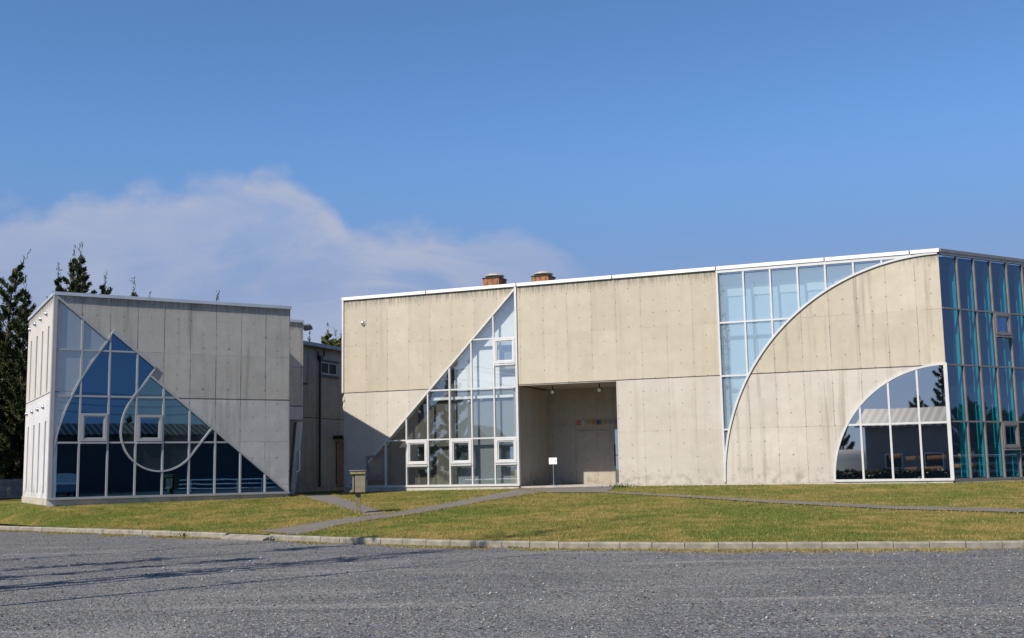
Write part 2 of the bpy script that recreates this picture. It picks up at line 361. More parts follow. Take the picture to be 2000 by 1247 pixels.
def vinyl():
    m, t = material('vinyl_sheet'); a = t.n('ShaderNodeBsdfDiffuse'); t.put(a.inputs[0], (.75, .76, .76)); b = t.n('ShaderNodeBsdfTranslucent'); t.put(b.inputs[0], (.8, .8, .78))
    x = t.n('ShaderNodeMixShader'); x.inputs[0].default_value = .6; t.put(x.inputs[1], a.outputs[0]); t.put(x.inputs[2], b.outputs[0]); o = t.n('ShaderNodeOutputMaterial'); t.put(o.inputs[0], x.outputs[0]); return m
M_['vinyl'] = vinyl()
def rust():
    m, t = material('rusty_orange_steel'); pos = t.n('ShaderNodeNewGeometry').outputs['Position']
    n1 = t.noise(t.vmul(pos, (3, 3, 1.2)), 3, 6, .7); n2 = t.noise(pos, 14, 4, .7)
    c = t.mix(t.ss(n1, .38, .62), (.36, .15, .07), (.11, .05, .028)); c = t.mix(t.ss(n2, .55, .75, 0., .6), c, (.55, .36, .2))
    finish(t, c, .9, 0, t.bump(n2, .4, .02)); return m
M_['rust'] = rust()

GRAV = {}
def gravel():
    m, t = material('grey_gravel'); pos = t.n('ShaderNodeNewGeometry').outputs['Position']
    v1 = t.vor(pos, 40); v2 = t.vor(pos, 16); v3 = t.vor(pos, 90)
    big = t.noise(pos, .16, 4, .6); mid = t.noise(t.vmul(pos, (.35, 1.0, 1)), .9, 6, .65); trk = t.noise(t.vmul(pos, (.10, .9, 1)), 1.3, 4, .6)
    r1 = t.xyz(v1.outputs['Color'])[0]; r2 = t.xyz(v2.outputs['Color'])[1]; r3 = t.xyz(v3.outputs['Color'])[2]
    val = t.m('ADD', t.m('MULTIPLY', r1, .55), t.m('ADD', t.m('MULTIPLY', r2, .15), t.m('MULTIPLY', r3, .3)))
    c = t.mix(t.ss(val, .2, .8), (.056, .058, .064), (.210, .211, .220))
    c = t.mix(t.ss(mid, .5, .78, 0., .6), c, (.235, .23, .23))
    c = t.mix(t.ss(mid, .46, .25, 0., .5), c, (.062, .064, .074))
    c = t.mix(t.ss(trk, .54, .72, 0., .6), c, (.27, .265, .26))
    worn = t.noise(t.vmul(pos, (.45, .7, 1)), .5, 6, .68, .8); c = t.mix(t.ss(worn, .5, .68, 0., .5), c, (.255, .25, .245)); c = t.mix(t.ss(worn, .46, .3, 0., .35), c, (.085, .087, .098))
    c = t.mix(t.ss(r1, .93, .97, 0., .8), c, (.40, .39, .37))
    c = t.mix(t.ss(r1, .09, .05, 0., .65), c, (.02, .021, .027))
    c = t.mix(t.ss(r2, .95, .98, 0., .5), c, (.24, .18, .11))
    d1 = t.ss(v1.outputs['Distance'], .0, .6, 1., 0.); d2 = t.ss(v2.outputs['Distance'], 0., .6, 1., 0.)
    h = t.m('ADD', t.m('MULTIPLY', d1, t.m('MULTIPLY_ADD', r1, .8, .4)), t.m('MULTIPLY', d2, t.m('MULTIPLY', r2, 1.2)))
    finish(t, c, .9, 0, t.bump(h, .9, .022), .2); return m
M_['gravel'] = gravel()
def stones():
    m, t = material('loose_stones'); a = t.n('ShaderNodeAttribute', attribute_name='tone').outputs['Fac']
    c = t.mix(a, (.045, .046, .055), (.42, .41, .40)); finish(t, c, .85, 0, None, .2); return m
M_['stones'] = stones()
def grass(blade):
    m, t = material('grass_blades' if blade else 'lawn_turf'); pos = t.n('ShaderNodeNewGeometry').outputs['Position']
    flat = t.vmul(pos, (1, 1, 0))
    a = t.noise(flat, .28, 4, .6); b = t.noise(flat, 1.5, 4, .65); f = t.noise(flat, 14, 3, .6); g = t.noise(flat, 60, 2, .6)
    k = t.m('ADD', t.m('MULTIPLY', a, .6), t.m('ADD', t.m('MULTIPLY', b, .35), t.m('MULTIPLY', f, .2)))
    c = t.mix(t.ss(k, .47, .68), (.105, .130, .019), (.280, .204, .062)); br = t.noise(t.vmul(pos, (.6, 1.2, 0)), .55, 5, .68); c = t.mix(t.ss(br, .54, .7, 0., .42), c, (.20, .125, .055))
    c = t.mix(t.ss(b, .62, .4, 0., .4), c, (.07, .105, .018))
    if blade:
        r = t.n('ShaderNodeAttribute', attribute_name='tone').outputs['Fac']
        c = t.mix(t.ss(r, .6, 1., 0., .75), c, (.38, .31, .13)); c = t.mix(t.ss(r, .35, 0., 0., .6), c, (.05, .085, .012))
        def ex(bs): bs.inputs['Subsurface Weight'].default_value = 0
        finish(t, c, .7, 0, None, .2)
    else:
        c = t.mix(t.ss(g, .3, .7, .25, 0.), c, (.06, .055, .02)); finish(t, c, .95, 0, t.bump(t.m('ADD', f, g), .6, .03), .1)
    return m
M_['turf'] = grass(False); M_['blade'] = grass(True)
def drygrass():
    m, t = material('dry_grass'); r = t.n('ShaderNodeAttribute', attribute_name='tone').outputs['Fac']
    c = t.mix(r, (.11, .115, .022), (.40, .30, .11)); finish(t, c, .8, 0, None, .2); return m
M_['dry'] = drygrass()
def asphalt():
    m, t = material('path_asphalt'); pos = t.n('ShaderNodeNewGeometry').outputs['Position']
    c = t.mix(t.noise(pos, 1.2, 5, .65), (.095, .085, .076), (.18, .162, .148)); c = t.mix(t.ss(t.noise(pos, 50, 2), .4, .7, 0., .35), c, (.26, .24, .23))
    finish(t, c, .9, 0, t.bump(t.noise(pos, 60, 3), .4, .01), .2); return m
M_['path'] = asphalt()
def field():
    m, t = material('field_ground'); pos = t.n('ShaderNodeNewGeometry').outputs['Position']
    c = t.mix(t.noise(pos, .05, 5), (.09, .10, .03), (.2, .17, .09)); finish(t, c, .95, 0, None, .1); return m
M_['field'] = field()
def leaf(name, c0, c1, c2):
    m, t = material(name); r = t.n('ShaderNodeAttribute', attribute_name='tone').outputs['Fac']
    c = t.mix(t.ss(r, 0., .6), c0, c1); c = t.mix(t.ss(r, .75, 1.), c, c2)
    finish(t, c, .65, 0, None, .25); return m
M_['leaf'] = leaf('conifer_needles', (.016, .030, .012), (.045, .065, .020), (.12, .095, .03))  # last tone paints olive sunlit highlights into the needles
M_['leaf_y'] = leaf('yellow_green_needles', (.04, .06, .014), (.12, .135, .03), (.2, .17, .05))
M_['leaf_b'] = leaf('weed_leaves', (.03, .06, .012), (.07, .12, .025), (.16, .07, .05))

# ------------------------------------------------------------------ the facades' places
ZTR, ZTL = 8.15, 7.176
FR = fac((672, 583), (1832, 487), ZTR)               # long right-hand front
FQ = fac((1832, 487), (2000, 508.5), ZTR)            # glass side of the right-hand block
FL = fac((107, 571), (565, 599.5), ZTL)              # left-hand front
FS = fac((55, 624), (107, 571), ZTL)                 # left-hand block's side with slots
wing_p = onz(592, 957, .8)
FW = Fac(wing_p, -FR.n)                              # wing between the blocks

# ------------------------------------------------------------------ ground
KP = [(-200, 190), (-60, 75), (-25, 42.5), (-15.09, 34.19), (-10.95, 30.96), (-6.87, 27.68), (-3.31, 24.61), (-.08, 22.49), (2.72, 21.33), (7.03, 20.34), (8.72, 20.15), (14, 20.0), (60, 22), (200, 30)]
KX = np.array([p[0] for p in KP]); KY = np.array([p[1] for p in KP])
_xs = np.linspace(-60, 60, 1201); _ys = np.interp(_xs, KX, KY); _k = np.ones(25)/25; _ys2 = np.convolve(np.pad(_ys, 12, 'edge'), _k, 'valid')
def kerb_y(x): return np.interp(x, _xs, _ys2)
def seg_dist(X, Y, pts):
    D = np.full(np.shape(X), 1e9)
    for (ax, ay), (bx, by) in zip(pts[:-1], pts[1:]):
        vx, vy = bx-ax, by-ay; tt = np.clip(((X-ax)*vx+(Y-ay)*vy)/(vx*vx+vy*vy), 0, 1)
        D = np.minimum(D, np.hypot(X-ax-tt*vx, Y-ay-tt*vy))
    return D
fl0, fl1, fr0, fr1 = FL.p(0, 0), FL.p(7.66, 0), FR.p(0, 0), FR.p(21.52, 0)
base_line = [(-70, 60), (-22, 44), (fl0.x-.3, fl0.y), (fl1.x, fl1.y), (wing_p.x+.3, wing_p.y-1.5), (fr0.x, fr0.y), (fr1.x, fr1.y), (fr1.x+9, fr1.y+5.2), (70, 60)]
kl = [(float(x), float(kerb_y(x))) for x in np.linspace(-58, 58, 60)]
def height(X, Y):
    X = np.asarray(X, float); Y = np.asarray(Y, float)
    dk = np.abs(Y-kerb_y(X))*.86; db = seg_dist(X, Y, base_line)
    bx = np.array([p[0] for p in base_line]); by = np.array([p[1] for p in base_line])
    behind = Y > np.interp(X, bx, by)
    zt = np.interp(X, [-25, -14, -8.5, -6, 5, 13.5, 20], [.66, .66, .70, .76, .86, .84, .86])
    tt = np.where(behind, 1., dk/(dk+db+1e-6))
    tt = np.clip(tt, 0, 1); z = .115 + (zt-.115)*(tt*.55 + .45*np.sin(tt*math.pi/2))
    far = np.clip((Y-75)/15, 0, 1); return z*(1-far)+(-.1)*far
def hz_(x, y): return float(height(x, y))
def onlawn(px, py):
    z = .5
    for _ in range(40):
        q = onz(px, py, z); z = .5*z+.5*hz_(q.x, q.y)
    return q

g = MB(); g.abox(-900, 900, -900, 2500, -.6, -.12); tag(g.build('ground', M_['field']), kind='structure')
# gravel lot: everything in front of the kerb
xs = np.linspace(-55, 55, 221); V = []; Fc = []
for x in xs:
    yk = float(kerb_y(x))+.1
    V += [(x, -14, 0), (x, 0, 0), (x, yk, 0)]
for i in range(len(xs)-1):
    for j in range(2): a = i*3+j; Fc.append((a, a+3, a+4, a+1))
tag(mesh_np('gravel_lot', V, Fc, M_['gravel'], k=4), kind='structure')
# lawn mound
us = np.concatenate([np.linspace(-58, -18, 60, endpoint=False), np.linspace(-18, 24, 190, endpoint=False), np.linspace(24, 58, 50)])
vs = np.concatenate([np.linspace(.12, 28, 110, endpoint=False), np.linspace(28, 75, 40)])
UX, VY = np.meshgrid(us, vs, indexing='ij'); YY = kerb_y(UX)+VY; ZZ = height(UX, YY)
V = np.stack([UX, YY, ZZ], -1).reshape(-1, 3); nv = len(vs)
ii, jj = np.meshgrid(np.arange(len(us)-1), np.arange(nv-1), indexing='ij'); a = (ii*nv+jj).ravel()
o = mesh_np('lawn', V, np.stack([a, a+nv, a+nv+1, a+1], 1), M_['turf'], k=4); tag(o, kind='structure')
o.data.polygons.foreach_set('use_smooth', [True]*len(o.data.polygons))

# paths, draped on the lawn
def resample(pts, n):
    P = np.array(pts, float); d = np.r_[0, np.cumsum(np.hypot(*np.diff(P, axis=0).T))]
    t = np.linspace(0, d[-1], n); return np.stack([np.interp(t, d, P[:, 0]), np.interp(t, d, P[:, 1])], 1)
PATHS = []
def path(name, ea, eb, n=60, m=8, lift=.012):
    A = resample([(q.x, q.y) for q in ea], n); B = resample([(q.x, q.y) for q in eb], n)
    V = []
    for i in range(n):
        for j in range(m+1):
            p = A[i]+(B[i]-A[i])*j/m; V.append((p[0], p[1], hz_(p[0], p[1])+lift))
    Fc = [(i*(m+1)+j, (i+1)*(m+1)+j, (i+1)*(m+1)+j+1, i*(m+1)+j+1) for i in range(n-1) for j in range(m)]
    PATHS.append(np.vstack([A, B[::-1]]))
    return tag(mesh_np(name, V, Fc, M_['path'], k=4), kind='structure')
L_ = lambda *ps: [onlawn(*p) for p in ps]
kq = lambda px, py: onz(px, py, .12)
path('entrance_path', [kq(505, 1041)]+L_((560, 1031), (640, 1018.5), (700, 1010.5), (760, 1004), (800, 997), (860, 986), (925, 974), (985, 962.5), (1015, 955)),
     [kq(580, 1046)]+L_((620, 1038), (665, 1026), (720, 1017.5), (780, 1009.5), (860, 996.5), (940, 981.5), (1010, 970), (1048, 964), (1064, 962.5)))
path('side_path', L_((566, 968), (610, 977.5), (650, 988), (690, 1000), (716, 1008)), L_((640, 966.5), (668, 974), (700, 984), (730, 994), (757, 1004.5)), lift=.016)
path('entrance_apron', L_((1010, 956), (1064, 963.2), (1182, 963.2)), [FR.p(7.0, 0, .02), FR.p(9, 0, .02), FR.p(10.75, 0, .02)], lift=.019, n=20)
path('lawn_path', L_((1178, 961), (1300, 967), (1500, 978.3), (1740, 990), (2000, 996.5), (2300, 1001), (2700, 1004)), L_((1178, 964), (1300, 970.7), (1500, 983.5), (1740, 996), (2000, 1003), (2300, 1008), (2700, 1011)), lift=.022, m=4)
def in_poly(X, Y, P):
    r = np.zeros(len(X), bool); n = len(P)
    for i in range(n):
        x0, y0 = P[i]; x1, y1 = P[(i+1) % n]
        c = ((y0 > Y) != (y1 > Y)) & (X < (x1-x0)*(Y-y0)/(y1-y0+1e-12)+x0); r ^= c
    return r
# kerb: blocks set end to end, a dropped pair of slabs where the path meets the lot
kb = MB(); kg = MB(); kx = -40.; drop = (onz(446, 1052, 0).x, onz(528, 1056, 0).x)
arc = np.r_[0, np.cumsum(np.hypot(np.diff(_xs), np.diff(_ys2)))]
def kpt(sv): return np.array([np.interp(sv, arc, _xs), np.interp(sv, arc, _ys2)])
sv = np.interp(-45, _xs, arc); s_end = np.interp(42, _xs, arc); sd0, sd1 = np.interp(drop[0], _xs, arc), np.interp(drop[1], _xs, arc)
slab = MB()
while sv < s_end:
    ln = .6
    if sv < sd0 < sv+ln: ln = sd0-sv
    dropped = sd0-.01 <= sv < sd1-.05
    if dropped: ln = (sd1-sd0)/2
    a, b = kpt(sv+.006), kpt(sv+ln-.006); t = (b-a)/np.hypot(*(b-a)); nn = np.array([-t[1], t[0]])
    jz = random.uniform(-.004, .004); jd = random.uniform(-.004, .004)
    if dropped:
        Q = [(-.22, .0), (.12, .0), (.12, .108), (.06, .108), (-.22, .03)]
        trg = slab
    else:
        Q = [(-.06+jd, -.05), (.10, -.05), (.10, .128+jz), (-.035+jd, .128+jz), (-.06+jd, .10+jz)]
        trg = kb
    A = [(a[0]+nn[0]*q, a[1]+nn[1]*q, z) for q, z in Q]; B = [(b[0]+nn[0]*q, b[1]+nn[1]*q, z) for q, z in Q]
    for i in range(len(Q)):
        j = (i+1) % len(Q); trg.poly([A[i], B[i], B[j], A[j]])
    trg.poly(A[::-1]); trg.poly(B)
    a2, b2 = kpt(sv+ln-.012), kpt(sv+ln+.012)
    kg.box((a2[0]-nn[0]*.045, a2[1]-nn[1]*.045, -.04), (b2[0]-a2[0], b2[1]-a2[1], 0), (nn[0]*.14, nn[1]*.14, 0), (0, 0, .15 if not dropped else .08))
    sv += ln
k_ = tag(kb.build('kerb', M_['kerb']), kind='structure')
tag(slab.build('dropped_kerb', M_['kerb']), kind='structure')
kgo = kg.build('joint', M_['kerbgap'], k_)

# grass blades on the lawn near enough to see
def blades(name, X, Y, Z, hmin, hmax, wd, mat, lean=.5):
    n = len(X); an = rng.uniform(0, 2*np.pi, n); h = rng.uniform(hmin, hmax, n); ln = rng.uniform(0, lean, n)*h; la = rng.uniform(0, 2*np.pi, n)
    ca, sa = np.cos(an)*wd/2, np.sin(an)*wd/2
    V = np.empty((n, 3, 3)); V[:, 0] = np.stack([X-ca, Y-sa, Z], 1); V[:, 1] = np.stack([X+ca, Y+sa, Z], 1); V[:, 2] = np.stack([X+ln*np.cos(la), Y+ln*np.sin(la), Z+h], 1)
    tone = np.repeat(rng.uniform(0, 1, n), 3)
    return mesh_np(name, V.reshape(-1, 3), np.arange(n*3).reshape(-1, 3), mat, attr=tone)
N = 330000; X = rng.uniform(-20, 19, N); vv = rng.uniform(0, 1, N)**1.25*24+.11; Y = kerb_y(X)+vv
keep = (np.abs(X) < .46*Y+1)
for P in PATHS: keep &= ~in_poly(X+rng.normal(0, .03, N), Y+rng.normal(0, .03, N), P)
bl_line = np.array(base_line); keep &= Y < np.interp(X, bl_line[:, 0], bl_line[:, 1]) + np.where((X > -8.2) & (X < -6.5), 1.5, 0)
X, Y = X[keep], Y[keep]; Z = height(X, Y)-.004
o = blades('grass', X, Y, Z, .018, .055, .012, M_['blade'], .9); tag(o, 'short green and straw coloured lawn grass sloping up to the concrete blocks', 'grass', kind='stuff')
# straw grass at the kerb's foot, thick in places
N = 52000; X = rng.uniform(-17, 12, N); wv = .5+.28*np.sin(X*1.7+np.sin(X*.6)*3)+.25*np.sin(X*4.3+2*np.sin(X*1.1)); nzv = wv+rng.normal(0, .2, N)
off = np.abs(rng.normal(0, 1, N))*(.10+.30*np.clip(wv, 0, 1))+.0; Y = kerb_y(X)-.06-off*1.1
keep = (nzv > .3) & ~((X > drop[0]-.1) & (X < drop[1]+.2) & (rng.uniform(0, 1, N) < .93)); X, Y = X[keep], Y[keep]
o = blades('dry_grass', X, Y, np.full(len(X), -.004), .010, .042, .014, M_['dry'], 1.6); tag(o, 'straw coloured grass fringe along the foot of the kerb', 'grass', kind='stuff')
# longer tufts overhanging path edges
PX, PY = [], []
for P in PATHS[:2]+PATHS[3:]:
    Q = resample(P, 2600); PX.append(Q[:, 0]+rng.normal(0, .05, 2600)); PY.append(Q[:, 1]+rng.normal(0, .05, 2600))
PX = np.concatenate(PX); PY = np.concatenate(PY)
o = blades('edge_grass', PX, PY, height(PX, PY), .03, .08, .014, M_['dry'], .9); tag(o, 'unmown grass edging along the asphalt paths', 'grass', kind='stuff')
# loose stones on the lot
N = 30000; d = 8+22*rng.uniform(0, 1, N)**1.1; X = rng.uniform(-.48, .48, N)*d; Y = d; keep = Y < kerb_y(X)-.3; X, Y = X[keep], Y[keep]; N = len(X)
sz = np.exp(rng.normal(-4.8, .38, N)); base = np.array([(1, 0, 0), (0, 1, 0), (-1, 0, 0), (0, -1, 0), (0, 0, 1.), (0, 0, -.6)])
oct_f = np.array([(0, 1, 4), (1, 2, 4), (2, 3, 4), (3, 0, 4), (1, 0, 5), (2, 1, 5), (3, 2, 5), (0, 3, 5)])
V = base[None]*sz[:, None, None]*rng.uniform(.6, 1.3, (N, 6, 3)); an = rng.uniform(0, 6.28, N); ca, sa = np.cos(an)[:, None], np.sin(an)[:, None]
VX = V[..., 0]*ca-V[..., 1]*sa+X[:, None]; VYY = V[..., 0]*sa+V[..., 1]*ca+Y[:, None]; VZ = V[..., 2]*.7+sz[:, None]*.3
o = mesh_np('loose_stones', np.stack([VX, VYY, VZ], -1).reshape(-1, 3), (oct_f[None]+6*np.arange(N)[:, None, None]).reshape(-1, 3), M_['stones'], attr=np.repeat(rng.uniform(0, 1, N)**1.25, 6))
tag(o, 'pale loose stones scattered over the grey gravel', 'stones', kind='stuff')

# ------------------------------------------------------------------ facade helpers
def smooth_line(pts, n=60):
    """Catmull-Rom through measured points"""
    P = [Vector(p) for p in pts]; P = [P[0]*2-P[1]]+P+[P[-1]*2-P[-2]]; out = []
    per = max(2, n//(len(P)-3))
    for i in range(1, len(P)-2):
        for k in range(per):
            t = k/per; a, b, c, d_ = P[i-1], P[i], P[i+1], P[i+2]
            out.append(tuple(.5*((2*b)+(c-a)*t+(2*a-5*b+4*c-d_)*t*t+(3*b-a-3*c+d_)*t**3)))
    out.append(tuple(P[-2])); return out
def cuts(poly, v, ax):
    """where the line (axis ax)=v crosses a polygon: list of spans along the other axis"""
    r = []
    for i in range(len(poly)):
        a, b = poly[i], poly[(i+1) % len(poly)]
        if (a[ax] > v) != (b[ax] > v): r.append(a[1-ax]+(b[1-ax]-a[1-ax])*(v-a[ax])/(b[ax]-a[ax]))
    r.sort(); return list(zip(r[::2], r[1::2]))
def circ(cx, cz, rx, rz, a0, a1, n=40): return [(cx+rx*math.cos(R_(a0+(a1-a0)*i/n)), cz+rz*math.sin(R_(a0+(a1-a0)*i/n))) for i in range(n+1)]
def mullions(mb, f, poly, ss, zs, wd=.06, d0=.035, d1=-.06, skip=()):
    for i, s in enumerate(ss):
        for z0, z1 in cuts(poly, s, 0): mb.fbox(f, s-wd/2, s+wd/2, z0, z1, d0, d1)
    for z in zs:
        for s0, s1 in cuts(poly, z, 1): mb.fbox(f, s0, s1, z-wd/2, z+wd/2, d0-.004, d1+.004)
def casement(f, s0, s1, z0, z1, parent, frame, glassm, d=.055):
    fb = MB(); wd = .075; lowsill = .04
    fb.fbox(f, s0, s0+wd, z0, z1, d, -.03); fb.fbox(f, s1-wd, s1, z0, z1, d, -.03)
    fb.fbox(f, s0+wd, s1-wd, z0, z0+wd, d, -.03); fb.fbox(f, s0+wd, s1-wd, z1-wd, z1, d, -.03)
    i = .115; w2 = .045
    a0, a1, b0, b1 = s0+i, s1-i, z0+i, z1-i
    fb.fbox(f, s0+wd, a0, z0+wd, z1-wd, d-.025, -.02); fb.fbox(f, a1, s1-wd, z0+wd, z1-wd, d-.025, -.02)
    fb.fbox(f, a0, a1, z0+wd, b0, d-.025, -.02); fb.fbox(f, a0, a1, b1, z1-wd, d-.025, -.02)
    c = fb.build('casement', frame, parent)
    sb = MB(); sb.fbox(f, s0-.01, s1+.01, z0-.075, z0-.03, d+.03, -.02); sb.build('sill', frame, c)
    gb = MB(); gb.fbox(f, a0-.01, a1+.01, b0-.01, b1+.01, .0, -.012); gb.build('pane', glassm, c)
    return c
def pane(f, poly, mat, parent, d=-.03, name='glass_pane'):
    b = MB(); b.poly([f.p(*q, d) for q in (poly if sum(poly[i][0]*poly[(i+1) % len(poly)][1]-poly[(i+1) % len(poly)][0]*poly[i][1] for i in range(len(poly))) > 0 else poly[::-1])])
    return b.build(name, mat, parent)
def vent_hood(f, s, z, r, parent, mat):
    b = MB(); o = f.p(s, z, -.01); b.lathe(o, f.n, [(0, r*1.15), (.02, r*1.15), (.03, r)]+[(.03+r*1.1*math.sin(R_(a)), r*math.cos(R_(a))) for a in range(10, 91, 10)], 16)
    return b.build('vent_hood', mat, parent, smooth=True)

# ================================================================== RIGHT-HAND BLOCK
LR, ZG, ZB, ZT = 21.52, .94, .5, 8.07
S1, SW = 7.13, 14.46
bR = thing('concrete_building', 'long right-hand concrete block with a triangular window and two curved glass areas', 'building', FR.p(10, .8), math.atan2(FR.u.y, FR.u.x))
apex = (S1-.02, 7.93); dgl = FR.px(712, 915); sl = (apex[1]-dgl[1])/(apex[0]-dgl[0]); sB = apex[0]-(apex[1]-ZG)/sl
G1 = [(sB, ZG), (S1, ZG), (S1, apex[1]), apex]
CXa, CZa = 21.52, .95
big_arc = [(14.47, 1.0)]+circ(CXa, CZa, 7.05, 7.08, 178, 90.3, 60)
RA = 3.53; sm_arc = [(CXa-RA, ZG)]+circ(CXa, CZa, RA, 3.57, 179, 90.5, 40)
cr = MB(); TH = .3
cr.prism(FR, [(0, ZB), (sB, ZB), (sB, ZG), apex, (S1, ZT), (0, ZT)], 0, -TH)
cr.prism(FR, [(S1, ZT), (S1, 4.46), (10.82, 4.46), (10.82, ZB), (SW, ZB), (SW, ZT)], 0, -TH)
cr.build('wall', M_['conc_r'], bR)
ca_ = MB(); ca_.prism(FR, [(SW+.003, ZB)]+big_arc+[(LR, ZT), (LR, CZa+3.57)]+sm_arc[::-1]+[(CXa-RA, ZB)], 0, -TH)
ca_.build('arc_wall', M_['conc_arc'], bR)
for a_ in ((sB+.004, S1, ZG-.02, .02, -TH), (CXa-RA+.004, LR, ZG-.02, .02, -TH), (10.84, CXa-RA-.01, .905, .015, -.01)): pl = MB(); pl.fbox(FR, a_[0], a_[1], ZB, *a_[2:]); pl.build('plinth', M_['plinth'], bR)
# end wall, back wall and roof
A, B = FR.p(0, 0), FR.p(LR, 0); qL = 14.
cr2 = MB(); FE = Fac(FR.p(0, 0, -12), FR.n)      # west end, faces the wing
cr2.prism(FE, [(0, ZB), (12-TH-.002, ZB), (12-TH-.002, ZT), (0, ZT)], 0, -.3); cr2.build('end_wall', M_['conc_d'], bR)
es = MB(); es.fbox(FR, -.075, -.002, 4.5, ZT, .045, -.1); es.build('edge_strip', M_['frame'], bR)
rf = MB(); qe = FQ.p(qL, 0)
poly = [A+Vector((0, 0, 0)), B, qe, qe-FR.n*9+Vector((0, 0, 0)), A-FR.n*12]
ins = [FR.p(.31, 0, -TH-.01), FR.p(LR-.25, 0, -TH-.01), FQ.p(.4, 0, -.07), FQ.p(qL, 0, -.07), FQ.p(qL, 0, -10), FR.p(.31, 0, -12)]
rf.poly([Vector((p.x, p.y, 7.96)) for p in ins]); rf.poly([Vector((p.x, p.y, 7.88)) for p in ins][::-1])
rf.build('roof', M_['roof'], bR)
bw = MB(); fb = Fac(FR.p(LR+6, 0, -12), -FR.u); bw.prism(fb, [(0, ZB), (LR+6, ZB), (LR+6, ZT), (0, ZT)], 0, -.3)
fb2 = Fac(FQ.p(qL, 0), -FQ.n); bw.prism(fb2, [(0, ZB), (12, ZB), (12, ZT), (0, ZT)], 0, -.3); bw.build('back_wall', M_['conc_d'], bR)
# coping in lengths
cp = MB(); cuts_s = [-.09]+[FR.px(x, y)[0] for x, y in ((833, 570), (1009, 555), (1196, 540), (1398, 523), (1610, 506), (1776, 492))]+[LR+.05]
for a, b in zip(cuts_s[:-1], cuts_s[1:]): cp.fbox(FR, a+.02, b-.02, ZT-.015, ZTR+.02, .07, -.36)
cp.build('coping', M_['coping'], bR)
cg = MB(); cg.fbox(FR, -.05, LR, ZT-.012, ZTR-.01, .05, -.34); cg.build('coping_joint', M_['kerbgap'], bR)
# triangular window
fm = MB(); bays1 = [.95, 1.79, 2.67, 3.56, 4.45, 5.34, 6.23]; Z1, Z2, Z3 = 2.63, 4.43, 6.22
mullions(fm, FR, G1, bays1, [Z1, Z2, Z3], .05)
fm.band(FR, [(sB-.05, ZG-.02), (apex[0]-.02, apex[1]+.03)], .06, .05, -.08)
fm.fbox(FR, S1-.05, S1+.035, ZG, ZT-.02, .05, -.1); fm.fbox(FR, sB, S1+.03, ZG-.025, ZG+.05, .055, -.1)
wf = fm.build('window_frame', M_['frame'], bR)
pane(FR, G1, M_['gl_centre'], wf)
for s0, s1, z0, z1 in ((6.26, 7.07, 5.3, 6.19), (2.70, 3.53, 1.74, 2.60), (4.48, 5.31, 1.74, 2.60), (6.26, 7.07, 1.74, 2.60), (.99, 1.76, 1.3, 2.1)): casement(FR, s0, s1, z0, z1, wf, M_['frame'] if s0 > 1 else M_['frame_q'], M_['gl_centre'])
for s0, s1, z in ((6.26, 7.07, 5.2), (2.70, 3.53, 1.66), (4.48, 5.31, 1.66), (6.26, 7.07, 1.66)): tb = MB(); tb.fbox(FR, s0, s1, z-.035, z+.005, .03, -.05); tb.build('transom', M_['frame'], wf)
# big quarter-circle window
G2 = big_arc+[(20.9, ZT-.03), (SW+.02, ZT-.03)]
G2 = [(SW+.02, 1.0)]+big_arc[1:]+[(20.9, 8.03), (SW+.02, 8.03)]
fm = MB(); bays2 = [15.36, 16.25, 17.14, 18.03, 18.92, 19.8]
mullions(fm, FR, G2, bays2, [2.68, 4.46, 6.25], .055); fm.band(FR, big_arc, .066, .05, -.1)
fm.fbox(FR, SW-.012, SW+.045, .95, ZT-.02, .045, -.1); fm.fbox(FR, SW, 20.7, 7.95, ZT-.016, .04, -.1)
wf = fm.build('window_frame', M_['frame'], bR); pane(FR, G2, M_['gl_big'], wf)
# arched window at the corner
G3 = sm_arc+[(LR, ZG)]
fm = MB(); bays3 = [18.88, 19.77, 20.65]; mullions(fm, FR, G3, bays3, [2.71], .06); fm.band(FR, sm_arc, .066, .05, -.1)
fm.fbox(FR, LR-.07, LR+.04, ZG, CZa+3.6, .045, -.1); fm.fbox(FR, CXa-RA, LR+.03, ZG-.025, ZG+.05, .055, -.1)
wf = fm.build('window_frame', M_['frame'], bR); pane(FR, G3, M_['gl_arch'], wf)
# glazed side
fm = MB(); GQ = [(0.02, ZG), (qL, ZG), (qL, ZT-.03), (0.02, ZT-.03)]; bq = [.02+.84*i for i in range(1, 17)]
mullions(fm, FQ, GQ, bq, [2.73, 4.5, 6.28], .05, .03, -.05); fm.fbox(FQ, .0, qL, ZG-.05, ZG+.03, .035, -.06); fm.fbox(FQ, .03, qL, ZT-.09, ZT-.0, .035, -.06)
wf = fm.build('window_frame', M_['frame_q'], bR); pane(FQ, GQ, M_['gl_side'], wf)
casement(FQ, .02+.84*3+.03, .02+.84*4-.03, 5.55, 6.25, wf, M_['frame_q'], M_['gl_side']); casement(FQ, .02+.84*3+.03, .02+.84*4-.03, 1.9, 2.7, wf, M_['frame_q'], M_['gl_side'])
b = MB(); b.fbox(FQ, .05, qL, ZB, ZG-.055, .03, -.2); b.build('plinth', M_['plinth'], bR)
b = MB(); b.fbox(FQ, .06, qL, ZT, ZTR+.02, .05, -.36); b.build('coping', M_['frame_q'], bR)
for s in bq:
    b = MB(); prof = [(-.07, 1.0)]
    zz = [1., 1.7, 2.7, 2.9, 4.3, 4.5, 4.8, 6.1, 6.3, 7.4, 7.9]; dd = [.26, .22, .2, .24, .17, .21, .24, .17, .23, .22, .1]
    fin = Fac(FQ.p(s, 0), -FQ.n); b.prism(fin, [(.09, 1.)]+[(.09+q*1.05, z) for z, q in zip(zz, dd)]+[(.09, 7.9)], .012, -.012); b.build('glass_fin', M_['teal'], bR)
